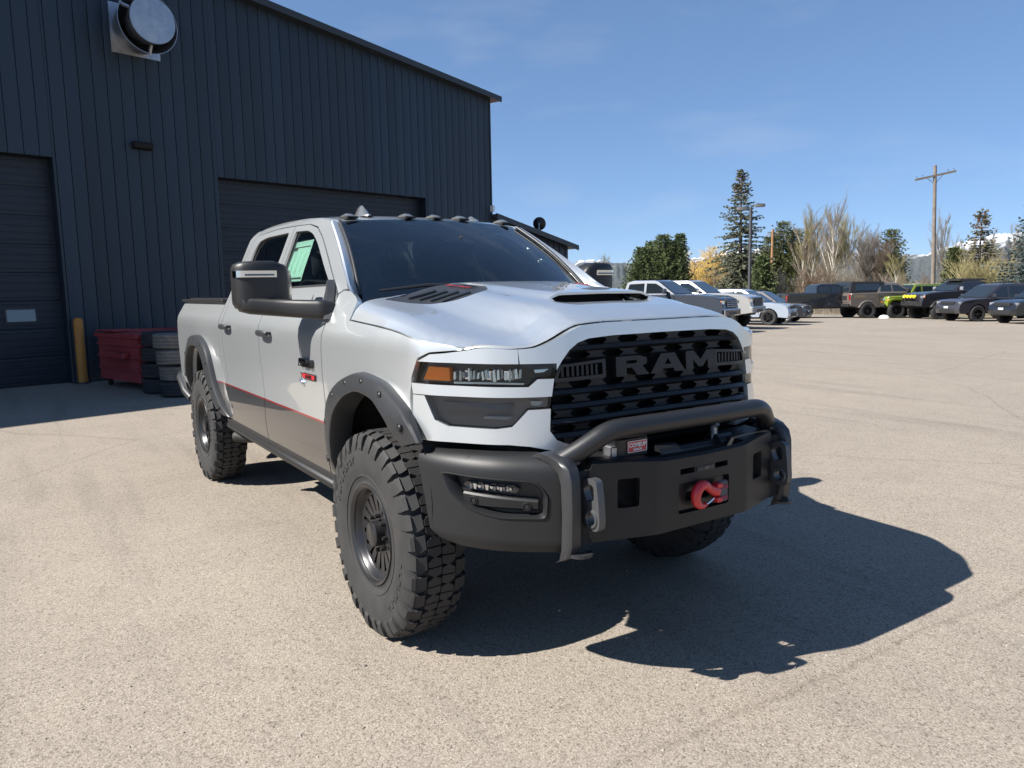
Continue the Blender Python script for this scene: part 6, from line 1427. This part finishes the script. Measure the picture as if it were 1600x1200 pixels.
conifer('spruce_tree', 'silvery blue spruce cut by the right edge of the picture', 1612, 68, 8.6, 3.0, 8, M_bsp, None, .22, 1.2, .03, 0, G1, .9)
conifer('cypress_tree', 'small narrow dark green evergreen just right of the utility pole', 1489, 74, 5.3, .95, 9, M_pine2, None, -.2, 1.5, .02, 0, G1, .55)
conifer('spruce_tree', 'small dark green spruce between lamp post and orange wooden pole', 1191, 66, 4.6, 1.45, 12, M_pine, None, .1, 1.6, .02, 0, G1, .7)
for k, (px_, hh, rr, lb) in enumerate(((1002, 6.6, 2.0, 'leftmost and lowest'), (1018, 7.4, 2.1, 'second from the left'), (1036, 7.9, 2.3, 'broadest, in the middle'), (1052, 7.4, 1.9, 'second from the right'), (1062, 8.0, 1.3, 'slim rightmost'))):
    conifer('pine_tree', 'dark green pine, %s of the clump left of the golden willow' % lb, px_, 84+2*(k % 2), hh, rr, 20+k, M_pine, None, -.15, 1.7, .04, 0, 'clump of dark pines', .5)
for k, (px_, hh, rr, lb) in enumerate(((1203, 8.0, 2.6, 'left'), (1222, 9.7, 2.8, 'tall middle'), (1242, 8.8, 2.5, 'right'))):
    conifer('pine_tree', 'olive green pine, %s one of three behind the orange wooden pole' % lb, px_, 92, hh, rr, 30+k, M_pine2, None, -.1, 1.5, .06, 0, 'pines behind the wooden pole', .55)
conifer('pine_tree', 'round topped green pine behind the russet bare trees', 1390, 100, 8.8, 2.2, 40, M_pine2, None, -.1, 1.5, .1, 0, G1, .5)
bare('willow_tree', 'golden twigged willow, left and smaller, right of the dark pine clump', 1086, 96, 7.6, .8, 51, M_bark, M_gold, 3, .55, 3, .2, 1.7, 'golden willows', .7)
bare('willow_tree', 'golden twigged willow, tall one between the pines and the big spruce', 1112, 100, 8.6, .85, 52, M_bark, M_gold, 3, .55, 3, .2, 1.8, 'golden willows', .7)
bare('willow_tree', 'orange tinged willow bush under the big ragged spruce', 1140, 78, 3.6, .9, 53, M_bark, M_gold, 4, .5, 3, .1, 1.2, 'golden willows', .5)
asp = [(1243, 92, 9.0, 'leftmost, short'), (1254, 84, 10.2, 'second from the left'), (1266, 84, 10.9, 'pale and tall, third from the left'), (1277, 88, 9.6, 'fourth from the left'), (1291, 86, 9.9, 'thin, left of the white trunked pair'), (1299, 82, 10.8, 'tall left trunk of the white pair'), (1308, 84, 10.6, 'tall right trunk of the white pair'), (1318, 90, 9.0, 'rightmost of the group')]
for k, (px_, d_, hh, lb) in enumerate(asp):
    bare('aspen_tree', 'bare upright aspen, %s' % lb, px_, d_, hh*1.0, .52, 60+k, M_pale, M_twig if k % 2 else M_yelg, 1, 1.0, 3, .28, 1.8, G2)
for k, (px_, d_, hh, sp_, tw_, lb) in enumerate(((1338, 96, 8.4, .75, M_twigg, 'grey twigged bare tree left of the russet one'), (1356, 92, 8.0, .8, M_twigg, 'round crowned grey bare tree behind the bronze pickup'), (1378, 92, 7.6, .8, M_twigr, 'russet bare tree behind the bronze pickup canopy'), (1402, 84, 6.3, .55, M_yelg, 'slim white stemmed tree left of the utility pole'), (1474, 84, 7.6, .45, M_twigg, 'thin bare tree just left of the narrow evergreen'), (1484, 96, 8.2, .42, M_twigg, 'faint tall bare tree behind the narrow evergreen'), (1510, 96, 8.2, .5, M_twigg, 'bare tree left of the half bare spruce'), (1553, 92, 8.4, .6, M_twigg, 'bare tree right of the half bare spruce'), (1574, 96, 7.8, .6, M_twigg, 'pale bare tree left of the silvery spruce'), (950, 120, 7.2, .7, M_yelg, 'hazy yellow bare tree behind the far door mirror'), (905, 120, 5.6, .7, M_twig, 'small bare tree by the end of the lean-to'))):
    bare('bare_tree', lb, px_, d_, hh*1.05, sp_, 80+k, M_pale if tw_ is M_yelg else M_bark, tw_, 2 if sp_ > .7 else 1, .95, 3, .2, 1.7, G4)
for k, (px_, d_, hh, tw_, lb) in enumerate(((1222, 74, 3.0, M_twig, 'left of the black pickup cab'), (1246, 72, 3.4, M_twig, 'straight behind the black pickup bed'), (1272, 70, 3.3, M_twigr, 'behind the black pickup cab'), (1300, 72, 3.6, M_twig, 'behind the bronze pickup tailgate'), (1330, 72, 3.3, M_twig, 'behind the black canopy'), (1362, 74, 3.0, M_twigr, 'behind the bronze pickup cab'), (1390, 74, 2.9, M_twig, 'behind the green jeep roof'), (1425, 76, 2.7, M_twig, 'left of the utility pole foot'), (1448, 78, 2.7, M_twigr, 'at the utility pole foot'), (1512, 70, 3.7, M_yelg, 'yellowish, left of the half bare spruce trunk'), (1540, 70, 3.6, M_yelg, 'yellowish, right of the half bare spruce trunk'), (1566, 72, 3.8, M_yelg, 'yellowish, left of the silvery spruce'), (1130, 84, 2.6, M_twig, 'below the tall ragged spruce'), (1066, 90, 2.6, M_twigr, 'right of the pine clump'))):
    bare('bush', 'bare twiggy bush, %s' % lb, px_, d_, hh*1.25, .75, 110+k, M_bark, tw_, 7, .9, 2, .1, 2.0, G3, 0., 'bush')
# thicket floor between lot and trees: countless thin stems
r = random.Random(5); mb = MB()
for k in range(16000):
    px_ = r.uniform(880, 1640); d_ = r.uniform(58, 104); p = at(px_, d_); hh = r.uniform(.4, 1.9)*(.6+.4*sin(px_*.05)+.4*r.random())*(1.0 if px_ > 1195 else .6)
    if hh < .15: continue
    spike(mb, p, p+Vector((r.uniform(-.3, .3), r.uniform(-.3, .3), hh)), .016)
o = mb.build('thicket', M_twig, None, None); o['kind'] = 'stuff'; o['label'] = 'tan undergrowth of dead stems behind the parked vehicles'
# utility poles and lamp post
t = thing('utility_pole', 'tall weathered wooden utility pole with a tilted crossarm', 'utility pole', at(1459.5, 75)); t.rotation_euler = (radians(.6), radians(-1.6), 0)
mb = MB(); mb.lathe([(.20, -.2), (.19, 0), (.13, 12.3), (.0, 12.33)], 2, 12); mb.build('pole', M_polew, t, 50)
ax_ = Vector(R_); ax_.z = 0; ax_.normalize(); ax_ = (ax_*.98+Vector((0, 0, .17))).normalized()
mb = MB(); ca = Vector((0, 0, 11.45)); u2 = ax_.cross(Vector((0, 0, 1))).normalized()*.07; u3 = ax_.cross(u2).normalized()*.085
mb.rings([[ca+u2+ax_*s_+o_ for o_ in (u2+u3, u2-u3, -u2-u3, -u2+u3)] for s_ in (-1.75, 1.75)], True, True, True); ca_o = mb.build('crossarm', M_polew, t, None, True)
for s_ in (-1.6, -1.1, 1.1, 1.6):
    mb = MB(); b = ca+u2+ax_*s_-u3*(1 if u3.z < 0 else -1); mb.tube([b+Vector((0, 0, .08)), b+Vector((0, 0, .20))], [.05, .03], 8); mb.build('insulator', M_shk, ca_o, 50)
for s_ in (-.75, .75):
    mb = MB(); mb.tube([ca+ax_*s_, Vector((0, 0, 10.75))], .025, 6); mb.build('brace', M_steel, t, 50)
t = thing('utility_pole', 'short orange brown wooden pole right of the lamp post', 'utility pole', at(1205.5, 74))
mb = MB(); mb.lathe([(.16, -.2), (.16, 0), (.11, 7.4), (0, 7.42)], 2, 12); mb.build('pole', M_poleo, t, 50)
mb = MB(); mb.tube([Vector((0, 0, 6.95))-ax_*.55, Vector((0, 0, 6.95))+ax_*.55], .04, 6); mb.build('crossarm', M_poleo, t, 50)
t = thing('lamp_post', 'dark square lamp post with twin flat heads before the tall spruce', 'lamp post', at(1171, 52))
M_lpost = mat('dark_bronze_post', (.055, .055, .06), .5); mb = MB(); mb.box((0, 0, 3.5), (.075, .075, 3.5), None, .01); mb.build('post', M_lpost, t, None)
mb = MB(); mb.lathe([(.24, 0), (.24, .35), (.2, .38), (0, .38)], 2, 16); mb.build('footing', mat('concrete', (.35, .33, .3), .9), t, 40)
axh = Vector(R_); axh.z = 0; axh.normalize(); fw = Vector(F_); fw.z = 0; fw.normalize()
for s_, dz in ((-1, 0.0), (1, .14)):
    mb = MB(); hd = (axh*s_*.92+fw*-.35*s_).normalized(); sd = Vector((-hd.y, hd.x, 0)); z_ = 7.0+dz
    def hp(a, b, c): return hd*a+sd*b+Vector((0, 0, z_+c))
    mb.rings([[hp(a, -w, -hh), hp(a, w, -hh), hp(a, w*.8, hh), hp(a, -w*.8, hh)] for a, w, hh in ((.22, .16, .05), (.30, .19, .10), (.80, .19, .10), (.88, .15, .05))], True, True, True); hd_o = mb.build('lamp_head', M_lpost, t, 30, True)
    mb = MB(); mb.prism([(.34, -.14), (.76, -.14), (.76, .14), (.34, .14)], lambda a, b: hp(a, b, -.105), lambda a, b: hp(a, b, -.09)); mb.build('lamp_lens', M_lens_d, hd_o, None, True)
    mb = MB(); mb.tube([Vector((0, 0, z_-.02)), hp(.25, 0, 0)], .04, 6); mb.build('lamp_arm', M_lpost, t, 50)
# ---- snowy ridges, built where they stand: about 4.5 km off
def ridge(profile, D0, name, seed, far=0.):
    r = np.random.default_rng(seed); f = pchip([p[0] for p in profile], [p[1] for p in profile]); N = 420; x0, x1 = profile[0][0], profile[-1][0]
    def fb(x, s, oct_=6):
        v = 0
        for o in range(oct_):
            q = x*s*2**o+seed*13.7*(o+1); i = math.floor(q); t = q-i; t = t*t*(3-2*t); h1 = math.sin(i*127.1+o*31.7)*43758.5453; h2 = math.sin((i+1)*127.1+o*31.7)*43758.5453
            v += ((h1-math.floor(h1))*(1-t)+(h2-math.floor(h2))*t-.5)*.55**o
        return v
    rows = 26; mb = MB(); rs = []
    for j in range(rows+1):
        s = j/rows; row = []
        for i in range(N+1):
            px_ = x0+(x1-x0)*i/N; d = Vector(R_)*((px_-800)/1174.8)+Vector(F_)+Vector(U_)*(160/1174.8); d.z = 0; k = d.length; d.normalize()
            Dm = D0*(.55+.45*s)+fb(px_, .02, 4)*D0*.10*s; h = f(px_)/1174.8/k*D0*1.0
            sh = s**1.25; spur = fb(px_+s*7*math.sin(px_*.02), .045, 6)*.34*math.sin(pi*min(1, s*1.02))*(1 if s < .97 else .35)+.10*fb(px_*1.0+s*40, .16, 4)*(1-.6*s)
            z = h*max(0, min(1.06, sh+spur*sh*1.6))+fb(px_, .09, 5)*h*.05*s
            p = Vector(CAM_POS)+d*Dm; row.append((p.x, p.y, 1.6+z if j else -3))
        rs.append(row)
    rs.append([(x+(x-CAM_POS[0])*.25, y+(y-CAM_POS[1])*.25, -5) for x, y, z in rs[-1]])
    mb.rings(rs, False); return struct(mb.build(name, M_mtn, None, 70, True))
def mountain_mat():
    m = mat('snowy_forested_slope', (.1, .12, .12), .9, spec=.1); nd, lk, b = nodes(m)
    g = nd.new('ShaderNodeNewGeometry'); s = nd.new('ShaderNodeSeparateXYZ'); lk.new(g.outputs['Position'], s.inputs[0])
    def N(sc_, det): n = nd.new('ShaderNodeTexNoise'); n.inputs['Scale'].default_value = sc_; n.inputs['Detail'].default_value = det; n.inputs['Roughness'].default_value = .65; lk.new(g.outputs['Position'], n.inputs['Vector']); return n.outputs['Fac']
    n1, n2 = N(.006, 9), N(.03, 6)
    a = nd.new('ShaderNodeMath'); a.operation = 'MULTIPLY_ADD'; lk.new(n1, a.inputs[0]); a.inputs[1].default_value = 190.; lk.new(s.outputs['Z'], a.inputs[2])
    sn = nd.new('ShaderNodeSeparateXYZ'); lk.new(g.outputs['Normal'], sn.inputs[0])
    c = nd.new('ShaderNodeMath'); c.operation = 'MULTIPLY_ADD'; lk.new(sn.outputs['Z'], c.inputs[0]); c.inputs[1].default_value = 45.; lk.new(a.outputs[0], c.inputs[2])
    mr = nd.new('ShaderNodeMapRange'); mr.inputs['From Min'].default_value = 268; mr.inputs['From Max'].default_value = 300; lk.new(c.outputs[0], mr.inputs['Value'])
    low = ramp(nd, lk, n2, [(.3, (.035, .048, .050)), (.5, (.062, .072, .070)), (.7, (.12, .115, .10))]).outputs['Color']
    x = nd.new('ShaderNodeMix'); x.data_type = 'RGBA'; x.inputs[7].default_value = (.62, .64, .68, 1); lk.new(mr.outputs[0], x.inputs['Factor']); lk.new(low, x.inputs[6]); lk.new(x.outputs[2], b.inputs['Base Color'])
    return m
M_mtn = mountain_mat()
ridge([(700, 20), (860, 34), (893, 39), (928, 44), (955, 38), (1000, 40), (1066, 44), (1110, 46), (1150, 52), (1185, 54), (1260, 45), (1330, 46), (1380, 44), (1410, 45), (1432, 42), (1470, 52), (1500, 61), (1530, 66), (1560, 70), (1605, 72), (1700, 80)], 4300, 'mountains', 2)

# ---- thin valley air: a closed box round everything, sky outside it
mb = MB(); mb.box((-300, 500, 166), (7000, 7500, 172))
hzm = bpy.data.materials.new('thin_air'); hzm.use_nodes = True; nd_ = hzm.node_tree.nodes; nd_.clear(); ho = nd_.new('ShaderNodeOutputMaterial'); pv = nd_.new('ShaderNodeVolumePrincipled')
pv.inputs['Color'].default_value = (.80, .88, 1.0, 1); pv.inputs['Density'].default_value = 0.000028; pv.inputs['Anisotropy'].default_value = .1
hzm.node_tree.links.new(pv.outputs[0], ho.inputs['Volume'])
ho_ = mb.build('haze', hzm, None, None); ho_['kind'] = 'stuff'; ho_['label'] = 'thin bluish air that pales the far ridges'; ho_.display_type = 'WIRE'
